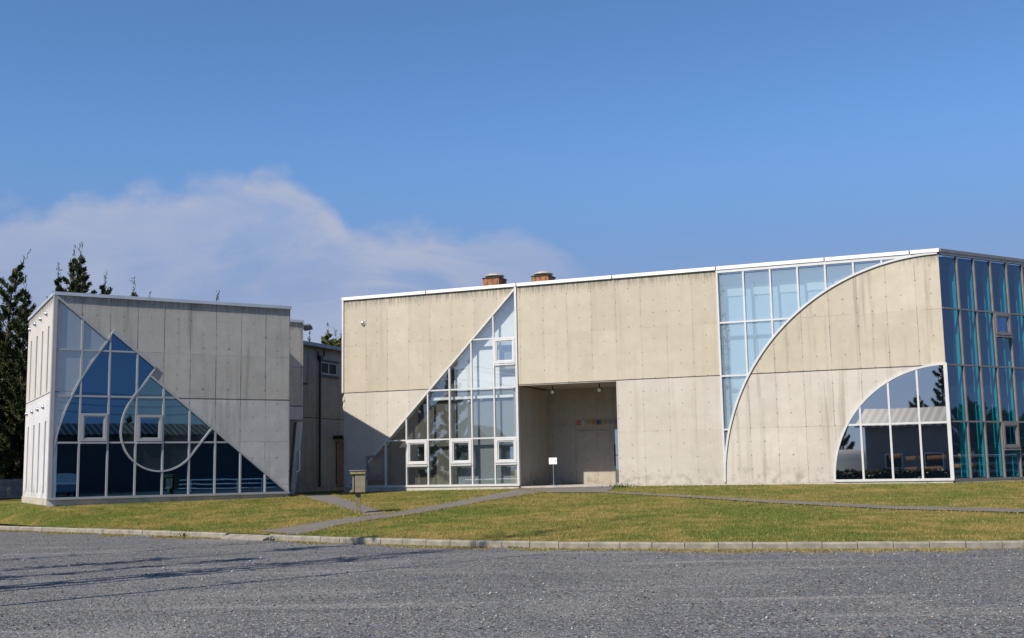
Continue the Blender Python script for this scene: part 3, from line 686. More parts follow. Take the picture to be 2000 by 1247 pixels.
# inside
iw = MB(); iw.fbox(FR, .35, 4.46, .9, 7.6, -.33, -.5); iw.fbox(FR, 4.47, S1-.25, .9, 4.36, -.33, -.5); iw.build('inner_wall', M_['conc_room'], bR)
iw = MB(); iw.fbox(FR, 4.50, S1-.1, 4.40, 7.75, -.315, -.35); iw.build('blind', M_['blind'], bR)
iw = MB(); iw.fbox(FR, 4.52, S1-.12, .9, 4.33, -.315, -.328); iw.build('inner_panel', plain('sky_reflection_panel', (.24, .265, .275), .8, 0, .05, 1), bR)  # grey-blue panel paints the sky's reflection behind the lower right panes
for x_, y_ in ((887, 781), (916, 784), (941, 780)):
    b = MB(); s_, z_ = FR.px(x_, y_, -.28); b.lathe(FR.p(s_, z_, -.31), FR.n, [(0, .045), (.06, .045), (.07, 0)], 10); b.build('downlight', M_['lamp'], bR)
iw = MB(); iw.fbox(FR, 3.6, S1-.25, 4.08, 4.2, -.20, -.325); iw.build('blind_rail', M_['blind'], bR)
iw = MB(); iw.fbox(FR, SW+.05, LR-.4, 4.4, 7.95, -.5, -.6); iw.fbox(FR, SW+.05, SW+2.2, .9, 4.38, -.5, -.6); iw.build('inner_panel', M_['inblue'], bR)
iw = MB()
for q in range(7): iw.fbox(FR, SW+.16+.89*q, SW+.86+.89*q, 7.2, 7.56, -.46, -.495)
iw.build('sunlit_band_strip', M_['blind'], bR)  # white strips stand in for the sunlit band of a beam inside
iw = MB(); iw.fbox(FR, SW+2.25, LR-.4, 4.2, 4.36, -.35, -9); iw.build('ceiling', M_['inwall'], bR)
iw = MB(); pts = [FR.p(.3, .86, -TH-.01), FR.p(LR-.3, .86, -TH-.01), FQ.p(qL, .86, -.3), FQ.p(qL, .86, -9), FR.p(.3, .86, -12)]; iw.poly(pts); iw.build('floor', M_['floor'], bR)
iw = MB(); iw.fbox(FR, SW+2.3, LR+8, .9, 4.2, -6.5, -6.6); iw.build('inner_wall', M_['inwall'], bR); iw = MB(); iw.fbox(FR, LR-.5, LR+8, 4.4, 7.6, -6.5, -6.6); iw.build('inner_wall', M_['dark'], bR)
# entrance recess
rc = MB(); D0 = 3.15
fl_ = Fac(FR.p(S1, 0, -D0), FR.n)                   # left cheek, faces right
rc.prism(fl_, [(0, .8), (D0-.105, .8), (D0-.105, 4.455), (0, 4.455)], .2, 0); rc.fbox(FR, S1-.2, 9.70, .8, 4.5, -D0, -D0-.25); rc.build('recess_wall', M_['conc_in'], bR)
b = MB(); b.fbox(FR, S1-.2, 12.5, 4.5, 4.7, -TH-.004, -D0-.3); b.build('recess_ceiling', M_['conc_in'], bR)
b = MB(); b.fbox(FR, S1+.01, 12.5, .55, .895, -.02, -D0); b.build('recess_floor', M_['plinth'], bR)
b = MB(); b.fbox(FR, 9.70, 9.74, .9, 4.5, -D0+.01, -D0-.05); b.fbox(FR, 11.9, 12., .9, 4.5, -D0+.03, -D0-.05); b.fbox(FR, 9.7, 11.9, 2.9, 3.0, -D0+.03, -D0-.05); dr = b.build('door', M_['metal'], bR)
b = MB(); b.fbox(FR, 9.74, 11.9, .9, 2.9, -D0-.01, -D0-.025); b.build('pane', M_['gl_arch'], dr)
b = MB(); b.tube([FR.p(9.82, 1.55, -D0+.3), FR.p(9.82, 2.35, -D0+.3)], .03); b.tube([FR.p(9.82, 1.95, -D0+.3), FR.p(9.9, 1.95, -D0)], .012); b.build('handle', M_['black'], dr)
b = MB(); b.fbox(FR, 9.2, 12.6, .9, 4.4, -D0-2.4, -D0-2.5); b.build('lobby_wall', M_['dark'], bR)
b = MB(); b.fbox(FR, 12.2, 12.5, .9, 4.5, -TH-.002, -D0); b.fbox(FR, 12.0, 12.2, .9, 4.5, -D0+.01, -D0-.2); b.fbox(FR, 9.7, 11.9, 3.0, 4.5, -D0, -D0-.2); b.build('recess_wall', M_['conc_in'], bR)
vent_hood(FR, *FR.px(709.5, 631.5), .085, bR, M_['chrome'])
b = MB(); s, z = FR.px(672, 785); b.lathe(FR.p(-.0, z-.35, -.05), (0, 0, 1), [(0, .0), (.02, .05), (.15, .07), (.3, .05), (.4, .09), (.55, .06), (.6, 0)], 8); b.build('vent_hood', M_['plinth'], bR)  # stand-in for an irregular rock-like bump on the wall edge, not a hood

# things at the entrance
def char_mesh(txt, size, mat, f, s, z, d, name, parent, depth=.012):
    cu = bpy.data.curves.new('letters', 'FONT'); cu.body = txt; cu.size = size; cu.extrude = depth; cu.align_x = 'LEFT'
    t = bpy.data.objects.new('letters', cu); COL.objects.link(t)
    me = bpy.data.meshes.new_from_object(t.evaluated_get(bpy.context.evaluated_depsgraph_get())); COL.objects.unlink(t); bpy.data.objects.remove(t)
    mt = Matrix((f.u.to_4d()*1, Vector((0, 0, 1, 0)), f.n.to_4d(), Vector((0, 0, 0, 1)))).transposed()
    for r in range(3): mt[3][r] = 0
    mt[3][3] = 1
    mt.translation = f.p(s, z, d)
    me.transform(pworld(parent).inverted() @ mt); me.materials.clear(); me.materials.append(mat)
    o = bpy.data.objects.new(name, me); COL.objects.link(o); o.parent = parent; return o
sg = thing('wall_lettering', 'row of coloured characters fixed to the back wall of the entrance recess', 'sign', FR.p(8.9, 3.1, -D0))
LC = [('日', (.55, .05, .03)), ('本', (.55, .53, .52)), ('浮', (.42, .36, .03)), ('世', (.62, .24, .02)), ('絵', (.045, .05, .13)), ('美', (.42, .38, .04)), ('術', (.32, .32, .34)), ('館', (.25, .25, .28))]
s0 = 8.24
for i, (ch, c) in enumerate(LC):
    o = char_mesh(ch, .2, plain('letter_paint', c, .5, 0, .05), FR, s0+i*.2, 3.12, -D0+.02, 'letter', sg)
for i, (txt, sz, ss_, zz_) in enumerate((('The Japan Ukiyo-e Museum', .115, 8.25, 2.83),)): char_mesh(txt, sz, M_['grey'], FR, ss_, zz_, -D0+.02, 'letter', sg, .006)
st = thing('notice_stand', 'small white notice board on a thin steel post inside the entrance', 'sign', (0, 0, 0))
q = FR.px(1080, 901, -.9)
b = MB(); b.fbox(FR, q[0]-.15, q[0]+.15, q[1]-.11, q[1]+.12, -.89, -.91); bd = b.build('board', M_['white'], st)
b = MB(); b.fbox(FR, q[0]+.085, q[0]+.105, q[1]-.02, q[1]+.03, -.885, -.889)
b.build('printed_mark', M_['black'], bd)
b = MB()
for k in range(3): b.fbox(FR, q[0]-.1, q[0]+.05, q[1]+.045-k*.04, q[1]+.055-k*.04, -.886, -.889)
b.build('printed_text', M_['grey'], bd)
b = MB(); b.tube([FR.p(q[0], .9, -.93), FR.p(q[0], q[1], -.93)], .016); b.build('post', M_['metal'], st)
b = MB(); b.lathe(FR.p(q[0], .897, -.93), (0, 0, 1), [(0, .14), (.015, .14), (.03, .03), (.031, 0)], 20); b.build('base', M_['metal'], st)
for i, (px, py, lab) in enumerate(((1079.5, 765, 'round white spotlight under the recess ceiling, above the notice stand'), (1171, 761, 'round white spotlight under the recess ceiling, above the coloured lettering'))):
    s, z = FR.px(px, py, -1.2); sp = thing('spotlight', lab, 'lamp', FR.p(s, 4.5, -1.2), group='spotlights in the entrance recess')
    b = MB(); b.tube([FR.p(s, 4.5, -1.2), FR.p(s, z+.02, -1.2)], .02); b.build('stem', M_['black'], sp)
    ax = (FR.n*.9+Vector((0, 0, -.35))).normalized(); b = MB(); b.lathe(FR.p(s, z, -1.2)-ax*.1, ax, [(0, 0), (0, .05), (.06, .07), (.16, .085)], 14); b.build('housing', M_['black'], sp, True)
    b = MB(); b.lathe(FR.p(s, z, -1.2)+ax*.045, ax, [(0, .075), (.02, .07), (.04, .045), (.05, 0)], 14); b.build('lens', M_['lamp'], sp, True)
# rusty ventilators standing on the roof
for i, (x0, x1, xr, yt, lab) in enumerate(((943, 977, 989.5, 544, 'rusty orange roof ventilator with a shallow round cap, left of the pair'), (1038, 1073, 1086, 540, 'rusty orange roof ventilator with a shallow round cap, right of the pair'))):
    d = 49.; pa = atd(x0, yt+1, d); pb = atd(x1, yt-1, d)
    u = FR.u; wd = (pb-pa).length; ztop = pa.z
    rv = thing('roof_ventilator', lab, 'vent', (pa.x, pa.y, 7.96), 0, 'ventilators on the roof')
    o_ = Vector((pa.x, pa.y, 7.96)); b = MB(); b.box(o_, u*wd, -FR.n*.85, (0, 0, ztop-7.96)); b.build('casing', M_['rust'], rv)
    b = MB(); b.box(o_+Vector((0, 0, ztop-7.96))-u*.03+FR.n*.03, u*(wd+.06), -FR.n*.91, (0, 0, .035)); b.build('lid', M_['black'], rv)
    b = MB(); c_ = o_+u*wd*.5-FR.n*.42+Vector((0, 0, ztop-7.96+.035)); b.lathe(c_, (0, 0, 1), [(0, .24), (.07, .24), (.07, .4), (.1, .43), (.13, .4), (.19, .26), (.21, .2), (.22, 0)], 22); b.build('cap', plain('weathered_cap', (.42, .38, .31), .7, .2, .25, 7), rv, True)
# tan logs lying behind the arched window
lg = thing('log_seat', 'tan round log lying on the floor behind the arched corner window', 'log', (0, 0, 0), 0, 'tan logs behind the arched window')
def log_at(root, s, z, ln, r, tilt):
    b = MB(); a_ = FR.p(s, z, -1.6); b_ = FR.p(s+ln*.97, z+tilt, -1.75); b.lathe(a_, b_-a_, [(0, 0), (0, r*.9), (.02, r), (ln-.02, r), (ln, r*.9), (ln, 0)], 14); b.build('log', M_['log'], root, True)
bpy.data.objects.remove(lg)
logs = [(18.95, 1.22, .75, 'lower log at the left end of the row'), (20.45, 1.25, .5, 'lower log left of the middle'), (21.05, 1.27, .55, 'lower log right of the middle'), (21.95, 1.33, .68, 'lower log at the right end of the row'),
        (19.95, 1.66, .4, 'short upper log at the left'), (20.5, 1.6, .55, 'upper log left of the middle'), (21.15, 1.61, .6, 'upper log right of the middle'), (22.1, 1.66, .55, 'upper log at the right end')]
for s, z, ln, lab in logs:
    t_ = thing('log_seat', 'tan round log behind the arched window, '+lab, 'log', FR.p(s, z, -1.6), 0, 'tan logs behind the arched window'); log_at(t_, s-.42, z, ln, .085, .02)

# ================================================================== LEFT-HAND BLOCK
bL = thing('concrete_building', 'left-hand concrete block whose glass front is cut by a diagonal, an arc and a circle', 'building', FL.p(3.8, .7), math.atan2(FL.u.y, FL.u.x))
LL, ZTl, ZGl, ZBl = 7.66, 7.10, .85, .4
tipA, tipR, j1, j2 = (1.79, 6.05), (3.13, 4.94), (1.67, 5.79), (2.95, 4.66)
dia0, dia1 = (.0, 7.1), (7.66, .83)
def on_dia(s): return (s, dia0[1]+(dia1[1]-dia0[1])*s/7.66)
j1 = on_dia(1.64); j2 = on_dia(2.96)
outer = [dia0, j1, tipA, tipR, j2, dia1, (0., ZGl)]
b = MB(); b.prism(FL, [dia0, j1, tipA, tipR, j2, dia1, (LL, ZBl+.3), (LL, ZTl)], 0, -.3); b.build('wall', M_['conc_l'], bL)
b = MB(); b.fbox(FL, .004, LL, ZBl, ZGl-.03, -.02, -.3); b.build('plinth', M_['plinth'], bL)
arc1 = smooth_line([j1, (1.46, 5.5), (1.12, 4.98), (.82, 4.46), (.575, 3.93), (.37, 3.4), (.21, 2.85), (.11, 2.35), (.06, 1.9), (.03, 1.3), (.02, .9)], 60)
cc = (3.34, 2.9); circ_l = smooth_line([j2, (2.72, 4.34), (2.48, 4.03), (2.28, 3.7), (2.14, 3.33), (2.09, 2.92)], 40)+circ(cc[0], cc[1], 1.25, 1.26, 186, 315, 44)+[on_dia(4.99)]
PALE = [dia0, j1]+arc1+[(0., ZGl)]
DARK = arc1[::-1]+[tipA, tipR]+circ_l+[dia1, (0.02, ZGl)]
MIDP = circ_l
fm = MB(); sb_ = [LL/9*i for i in range(1, 9)]; ZL1, ZL2, ZL3 = 2.55, 3.98, 5.41
mullions(fm, FL, outer, sb_, [ZL1, ZL2, ZL3], .055, .03, -.07)
fm.band(FL, [dia0, j1], .065, .05, -.09); fm.band(FL, [j1, tipA, tipR, j2], .065, .052, -.09); fm.band(FL, [j2, dia1], .065, .048, -.09)
fm.band(FL, arc1, .052, .036, -.09); fm.band(FL, circ_l, .052, .040, -.09)
fm.fbox(FL, -.02, .09, ZGl, ZTl-.02, .046, -.1); fm.fbox(FL, 0, LL, ZGl-.025, ZGl+.045, .057, -.1)
wf = fm.build('window_frame', M_['frame_l'], bL)
pane(FL, PALE, M_['gl_pale'], wf); pane(FL, DARK, M_['gl_dark'], wf); pane(FL, MIDP, M_['gl_mid'], wf)
for px0, px1, y0, y1 in ((153, 207, 862, 808), (261, 312, 861, 811)):
    s0_, z0_ = FL.px(px0, y0); s1_, z1_ = FL.px(px1, y1); casement(FL, round(s0_/.851)*.851+.035, round(s1_/.851)*.851-.035, ZL1+.04, z1_, wf, M_['frame_l'], M_['gl_dark'])
b = MB(); b.fbox(FL, -.02, LL+.03, ZTl-.012, ZTL+.015, .06, -.36); b.build('coping', M_['coping_l'], bL)
# left flank with two rows of slots
def slot_wall(f, s0, s1, z0, z1, holes, th, mat, parent):
    S = sorted({s0, s1}|{v for h in holes for v in h[:2]}); Zs = sorted({z0, z1}|{v for h in holes for v in h[2:]})
    b = MB()
    inside = lambda s, z: any(h[0] < s < h[1] and h[2] < z < h[3] for h in holes)
    for a, c in zip(S[:-1], S[1:]):
        for e, g_ in zip(Zs[:-1], Zs[1:]):
            if inside((a+c)/2, (e+g_)/2): continue
            q = [(a, e), (c, e), (c, g_), (a, g_)]; b.poly([f.p(*v, 0) for v in q], q)
    for h in holes:
        q = [(h[0], h[2]), (h[1], h[2]), (h[1], h[3]), (h[0], h[3])]
        for i in range(4):
            v, w_ = q[i], q[(i+1) % 4]; b.poly([f.p(*v, 0), f.p(*v, -th), f.p(*w_, -th), f.p(*w_, 0)][::-1], [v, (v[0]-th, v[1]), (w_[0]-th, w_[1]), w_][::-1])
    b.poly([f.p(s0, z0, -th), f.p(s0, z1, -th), f.p(s1, z1, -th), f.p(s1, z0, -th)])
    b.poly([f.p(s0, z0), f.p(s0, z1), f.p(s0, z1, -th), f.p(s0, z0, -th)]); b.poly([f.p(s1, z0), f.p(s1, z0, -th), f.p(s1, z1, -th), f.p(s1, z1)])
    return b.build('side_wall', mat, parent)
SE = FS.L-.01; slots = []
for s in (1.25, 2.85, 4.3, 5.75): slots += [(s-.17, s+.17, 4.15, 6.25), (s-.17, s+.17, 1.02, 3.25)]
slot_wall(FS, .3, SE, ZBl, ZTl, slots, .22, M_['conc_w'], bL)
for h in slots:
    b = MB(); b.fbox(FS, h[0], h[1], h[2], h[3], -.2, -.215); b.build('slot_window', M_['gl_slot'], bL)
b = MB(); b.fbox(FS, .3, SE-.02, 0, ZGl+.02, .03, -.1); b.build('plinth', M_['plinth'], bL)
for s in (.9, 2.45, 3.9, 5.3):
    vent_hood(FS, s, 6.7, .07, bL, M_['chrome']); vent_hood(FS, s, 3.72, .07, bL, M_['chrome'])
b = MB(); b.fbox(FS, .3, SE-.0, ZTl-.01, ZTL+.012, .04, -.3); b.build('coping', M_['coping_l'], bL)
# right flank, overhanging rear volume and porch under it
SD = 3.2; sv0 = 6.9; sv1 = FL.px(592, 700, -SD)[0]; zu = FL.px(592, 820, -SD)[1]
b = MB(); fr_ = Fac(FL.p(LL, 0, -.302), -FL.n); b.prism(fr_, [(0, ZBl), (SD-.304, ZBl), (SD-.304, ZTl), (0, ZTl)], 0, -.3); b.build('flank_wall', M_['conc_l'], bL)
b = MB(); b.fbox(FL, sv0, sv1, zu, ZTl, -SD, -SD-3.2); b.build('rear_volume', M_['conc_l'], bL)
b = MB(); b.fbox(FL, sv0, sv1+.02, ZTl-.01, ZTL+.01, -SD+.05, -SD-3.1); b.build('coping', M_['coping_l'], bL)
q = [FL.px(x, y, -SD-.3) for x, y in ((580, 824), (591.5, 824), (587, 880), (583, 922), (575, 964), (567, 968))]
b = MB(); b.prism(FL, q, -SD-.3, -SD-.6); b.build('slanted_buttress', M_['conc_l'], bL)
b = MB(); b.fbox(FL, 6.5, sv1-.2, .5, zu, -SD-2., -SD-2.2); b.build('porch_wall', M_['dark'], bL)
b = MB(); s_, z_ = FL.px(585, 880, -SD-.25); b.tube([FL.p(s_, z_, -SD-.25), FL.p(s_, z_-.75, -SD-.25), FL.p(s_-.12, z_-.8, -SD-.25)], .03); b.build('drain_pipe', M_['white'], bL)
# roof, back and interior
b = MB(); pts = [FL.p(.02, 0, -.31), FL.p(LL-.31, 0, -.31), FL.p(LL-.31, 0, -5), FS.p(.35, 0, -.3)]
b.poly([Vector((p.x, p.y, 6.85)) for p in pts]); b.poly([Vector((p.x, p.y, 6.7)) for p in pts][::-1]); b.build('roof', M_['roof'], bL)
b = MB(); pts = [FL.p(.02, .8, -.31), FL.p(LL-.31, .8, -.31), FL.p(LL-.31, .8, -5), FS.p(.35, .8, -.3)]; b.poly(pts); b.build('floor', M_['floor'], bL)
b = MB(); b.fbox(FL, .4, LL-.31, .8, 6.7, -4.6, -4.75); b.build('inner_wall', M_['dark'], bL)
b = MB(); b.fbox(FL, .25, LL-.4, 3.72, 3.92, -.6, -4.5); b.build('inner_slab', M_['inwall'], bL)
b = MB(); b.fbox(FL, .12, 2.3, 4.0, 6.6, -.55, -.6); b.build('blind', M_['inwall'], bL)

# floodlight and small lamp beside the rear volume
for nm, px, py, sc, lab in (('floodlight', 598, 640, 1., 'dark floodlight on a bracket at the top of the rear wall, against the sky'), ('bracket_lamp', 595, 749, .45, 'small dark bracket lamp halfway up the rear wall in the gap')):
    sp = atd(px, py, 43.4); t_ = thing(nm, lab, 'lamp', sp)
    b = MB(); b.box(sp+Vector((-.5*sc-.05, .35, -.03)), (.5*sc, 0, 0), (0, .06, 0), (0, 0, .06)); b.build('bracket', M_['black'], t_)
    b = MB(); u_, v_ = Vector((.93, .3, .22)), Vector((-.2, 0, .97))
    b.box(sp+Vector((-.12*sc, .2, -.08*sc)), u_*.3*sc, (0, .25*sc, 0), v_*.13*sc); b.build('housing', M_['black'], t_)
    if nm == 'floodlight':
        b = MB(); b.box(sp+Vector((-.3, .3, .12)), (.36, .02, 0), (0, .4, 0), (0, 0, .06)); b.build('hood', M_['metal'], t_)

# ================================================================== WING BETWEEN THE BLOCKS
bW = thing('concrete_wing', 'low shadowed concrete wing with a sheet metal eave, set back between the two blocks', 'building', FW.p(0, .8), math.atan2(FW.u.y, FW.u.x))
wz = 6.93
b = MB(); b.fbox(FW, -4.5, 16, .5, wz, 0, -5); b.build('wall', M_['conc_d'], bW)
b = MB(); b.fbox(FW, -4.6, 16.1, wz+.002, wz+.16, .22, -5.1)
for s in np.arange(-4, 16, .9): b.fbox(FW, s, s+.02, wz-.0, wz+.165, .228, .2)
b.build('roof', M_['metal'], bW)
s, z = FW.px(622, 690); b = MB(); b.tube([FW.p(s, .9, .09), FW.p(s, 6.45, .09)], .05); b.tube([FW.p(s-.0, 6.45, .1), FW.p(s-.25, 6.62, .14), FW.p(s-.28, 6.75, .14)], .045); b.tube([FW.p(s, 6.45, .1), FW.p(s+.25, 6.62, .14), FW.p(s+.28, 6.92, .14)], .045)
b.box(FW.p(s-.1, 6.38, .0), FW.u*.2, FW.n*.18, (0, 0, .2)); b.build('downpipe', M_['black'], bW)
s0_, z1_ = FW.px(624.5, 708); s1_, z0_ = FW.px(657, 735)
z0_, z1_ = 5.78, 6.36
b = MB(); wd = .08
b.fbox(FW, s0_, s1_, z1_-wd, z1_, .04, .005); b.fbox(FW, s0_, s1_, z0_, z0_+wd, .04, .005); sm_ = (s0_+s1_)/2
for a_ in (s0_, s1_-wd, sm_-wd*.7): b.fbox(FW, a_, a_+wd*1.2, z0_+wd, z1_-wd, .036, .005)
wn_ = b.build('window', M_['metal'], bW); b = MB(); b.fbox(FW, s0_-.05, s1_+.1, z0_-.1, z0_-.02, .1, .005); b.fbox(FW, s0_-.05, s1_+.1, z1_+.01, z1_+.06, .12, .005); b.build('sill', M_['black'], wn_)
b = MB(); b.fbox(FW, s0_+.05, s1_-.05, z0_+.05, z1_-.05, .02, .006); b.build('pane', M_['dark'], wn_)
s0_ = FW.px(656, 900)[0]; b = MB(); b.fbox(FW, s0_, s0_+1.0, .85, 2.85, .05, .004); dr = b.build('door', M_['wood'], bW)
b = MB(); b.fbox(FW, s0_-.25, s0_+1.4, 2.98, 3.12, .5, .004); b.build('canopy', M_['black'], bW)
b = MB(); b.lathe(FW.p(s0_+.9, 1.8, .05), FW.n, [(0, .03), (.05, .03), (.055, 0)], 10); b.build('handle', M_['metal'], dr)
b = MB(); b.fbox(FW, -4, 15.9, .5, .97, .03, .002); b.build('plinth', M_['conc_d'], bW)

# ================================================================== LETTER BOX ON ITS POST
pb_ = onlawn(700, 1004); mb_ = thing('post_box', 'olive grey metal box with a dark slot on a timber post beside the path', 'letter box', pb_)
sc = F/pb_.y; fx_ = Fac((pb_.x, pb_.y), Vector((1, .05, 0)).normalized())
def lz(py): return atd(700, py, pb_.y).z
ww = lambda px: (px-700)/F*pb_.y
b = MB(); b.fbox(fx_, ww(695), ww(703.5), pb_.z-.1, lz(962), .06, -.06); b.build('post', M_['post'], mb_)
zb_, zt_ = lz(961.5), lz(926)
b = MB(); b.fbox(fx_, ww(694.5), ww(713.5), zb_, zt_, .2, -.2); b.build('box', M_['boxmetal'], mb_)
b = MB(); b.fbox(fx_, ww(689.5), ww(692.5), zb_+.01, zt_, .18, -.18); b.build('side_panel', M_['boxmetal'], mb_)
b = MB(); b.fbox(fx_, ww(692.6), ww(694.4), zb_-.01, zt_, .15, -.18); b.build('slot', M_['black'], mb_)
b = MB(); b.prism(Fac(fx_.p(ww(683), 0), fx_.u), [(0, zb_+.0), (ww(689.4)-ww(683), zb_), (ww(689.4)-ww(683), zb_+.09)], .15, -.15); b.build('chute', M_['boxmetal'], mb_)
b = MB(); b.fbox(fx_, ww(686), ww(714), zt_+.0, zt_+.075, .24, -.24); b.build('lid', plain('mossy_lid', (.24, .21, .09), .8, 0, .3, 9), mb_)
b = MB(); b.fbox(fx_, ww(684), ww(714.5), zt_+.076, zt_+.1, .26, -.26); b.build('lid_edge', M_['metal'], mb_)

# ================================================================== PLANTS AND TREES
def leaf_cards(C, D, ln, wd):
    """C centres, D directions: a small four-cornered leaf spray at each"""
    n = len(C); D = D/np.linalg.norm(D, axis=1, keepdims=True); rv = rng.normal(size=(n, 3)); S_ = np.cross(D, rv); S_ /= np.linalg.norm(S_, axis=1, keepdims=True)+1e-9
    ln = ln[:, None]; wd = wd[:, None]
    V = np.stack([C, C+D*ln*.45+S_*wd, C+D*ln, C+D*ln*.45-S_*wd], 1); return V.reshape(-1, 3), np.arange(n*4).reshape(-1, 4)
def conifer(base, H, R0, lab, group, seed, tilt=0., dens=1., mat='leaf', low=.04, up=.55, tipbend=0., sz=1.):
    r = np.random.default_rng(seed); t_ = thing('conifer', lab, 'tree', base, 0, group)
    b = MB(); pts = []
    def axis(h): return Vector((tilt*h*h/H+tipbend*max(0, h/H-.8)**2*H, 0, h))
    b.tube([axis(H*i/8) for i in range(9)], .018*H+.03, 8, .012)
    nb = int(44*dens*max(1, H/8)); Cs, Ds, Ls, Ws, Ts = [], [], [], [], []; lim = b
    for i in range(nb):
        h = H*(low+(1-low)*(i+.5)/nb); q = 1-h/H
        rad = 1.45*R0*(q**.95)*r.choice([.45, .75, 1.05, 1.4], p=[.2, .3, .3, .2])*r.uniform(.85, 1.15)+.07; az = i*2.4+r.uniform(-.5, .5); d = np.array([math.cos(az), math.sin(az), 0.])
        o0 = np.array(axis(h)); tone_b = r.uniform(0, 1)*.5; npt = int(10+34*rad*dens)
        lim.tube([o0, o0+d*rad*.8+np.array([0, 0, rad*up*.55])], .012+.008*rad, 4, .006, False)
        tt = r.uniform(.12, 1, npt)**.75; pos = o0+d*rad*tt[:, None]; pos[:, 2] += rad*up*1.25*tt**2
        k = 11; pos = np.repeat(pos, k, 0)+r.normal(0, .06+.045*min(rad, 2), (npt*k, 3))*np.array([1, 1, .9])*np.repeat(1.25-tt, k)[:, None]
        dr_ = d*.6+np.array([0, 0, .75*up+.25])+r.normal(0, .45, (npt*k, 3))
        Cs.append(pos); Ds.append(dr_); Ls.append(r.uniform(.08, .2, npt*k)*sz); Ws.append(r.uniform(.014, .032, npt*k)*sz); Ts.append(np.clip(tone_b+r.normal(.25, .22, npt*k), 0, 1))
    # leader
    n = 90; te = min(.75, H*.08); hh = H+te-r.uniform(0, 1, n)**.8*min(1.9, H*.22); pos = np.array([tuple(axis(v)) for v in hh])+r.normal(0, 1, (n, 3))*(.012+.055*np.clip((H+te-hh)/1.5, 0, 1))[:, None]; Cs.append(pos); Ds.append(np.array([0, 0, 1])+r.normal(0, .35, (n, 3))); Ls.append(r.uniform(.1, .28, n)); Ws.append(r.uniform(.012, .028, n)); Ts.append(r.uniform(.1, .7, n))
    V, Fc = leaf_cards(np.concatenate(Cs), np.concatenate(Ds), np.concatenate(Ls), np.concatenate(Ws))
    mesh_np('crown', V, Fc, M_[mat], t_, np.repeat(np.concatenate(Ts), 4), 4)
    o = MB.build(lim, 'trunk', M_['bark']); o.parent = t_
    return t_
def tree_at(px, ytip, d, R0, lab, group, seed, **k):
    p = atd(px, ytip, d); z0 = max(0., hz_(p.x, p.y)); return conifer((p.x, p.y, z0-.1), (p.z-z0+.1)-min(.75, p.z*.08), R0, lab, group, seed, **k)
GT = 'conifers behind the left-hand block'
tree_at(22, 490, 54, 2.0, 'tall dark conifer with a hooked tip at the left edge of the photo', GT, 1, tipbend=1.2, dens=1.25)
tree_at(50, 538, 53, 1.5, 'dark narrow conifer between the hooked one and the slotted flank', GT, 2, dens=1.2)
tree_at(-14, 560, 54, 1.7, 'dark conifer cut off by the left edge of the photo', GT, 3, dens=1.2)
tree_at(12, 640, 57, 1.9, 'dense dark conifer filling the shade behind the picket fence', GT, 4, dens=1.3)
tree_at(66, 640, 57, 1.8, 'dense dark conifer hard against the slotted flank of the left-hand block', GT, 5, dens=1.3)
tree_at(-30, 620, 58, 2., 'dark conifer half out of the photo behind the picket fence', GT, 6, dens=1.2)
tree_at(141, 480, 54, 2.1, 'tall conifer top rising above the left corner of the roof, left tip of the twin', GT, 7, tilt=.01)
tree_at(159, 475, 54.5, 2.6, 'tallest conifer top above the left roof, right tip of the twin', GT, 8)
tree_at(115, 516, 54, 1.5, 'short pointed conifer top left of the twin tips above the roof', GT, 9)
tree_at(184, 532, 55, 1.6, 'leaning conifer top at the right foot of the twin tips', GT, 10, tilt=.05)
tree_at(205, 549, 56, 1.3, 'low conifer tip just right of the twin conifers', GT, 11)
tree_at(262, 545, 56, 1.5, 'small conifer tip standing alone above the middle of the left roof', GT, 12)
tree_at(293, 571, 56, .4, 'tiny conifer tip barely clearing the left roof, right of the lone small one', GT, 13)
tree_at(418, 563, 52, .9, 'thin conifer tip above the right half of the left roof', GT, 14, tilt=.02)
tree_at(38, 660, 61, 2.6, 'broad dark conifer deep in the shade between the hooked and the narrow conifers', GT, 19, dens=1.5)
GB = 'conifers behind the low wing'
tree_at(605, 648, 62, 1.5, 'small dark green conifer beside the floodlight above the metal eave', GB, 15)
tree_at(640, 630, 63, 3.2, 'yellow green conifer with the tallest tip above the metal eave', GB, 16, mat='leaf_y', dens=1.3)
tree_at(656, 641, 62, 3., 'bushy yellow green conifer right of the tallest tip above the metal eave', GB, 17, mat='leaf_y', dens=1.3)
tree_at(669, 628, 63, .7, 'dark conifer half hidden by the edge of the right-hand block', GB, 18)
for i, (x, y, h, r0) in enumerate(((-24.5, 43.5, 10, 2.6), (-27.5, 46, 11, 2.8), (-22.8, 46.5, 6, 1.6), (-25.5, 40.5, 7, 2.))):  # unseen conifers added to shade the picket fence and the trees behind it
    conifer((x, y, .5), h, r0, ['unseen conifer added to shade the picket fence, nearest to it', 'tallest unseen conifer, added to shade the hooked one', 'short unseen conifer added for shade at the left end of the picket fence', 'unseen conifer added for shade, closest to the kerb'][i], GT, 60+i, dens=1.5, sz=1.5)
# picket fence under the trees
pf0, pf1 = onz(-90, 969, .72), onz(47, 971, .72); ff = Fac(pf0, pf1-pf0); fl_n = (pf1-pf0).length
pf = thing('picket_fence', 'low grey white picket fence in the shade of the conifers left of the slotted flank', 'fence', pf0)
pk = MB(); pk.prism(ff, [(0, .66), (.05, .66), (.05, 1.42), (.025, 1.47), (0, 1.42)], .02, 0); p0 = pk.build('picket', M_['fence'], pf)
i = 1
while i*.125 < fl_n:
    c = p0.copy(); COL.objects.link(c); c.parent = pf; c.location = ff.u*(i*.125); i += 1
for z in (.93, 1.24): b = MB(); b.fbox(ff, -.1, fl_n+.1, z-.025, z+.025, 0, -.03); b.build('rail', M_['fence'], pf)
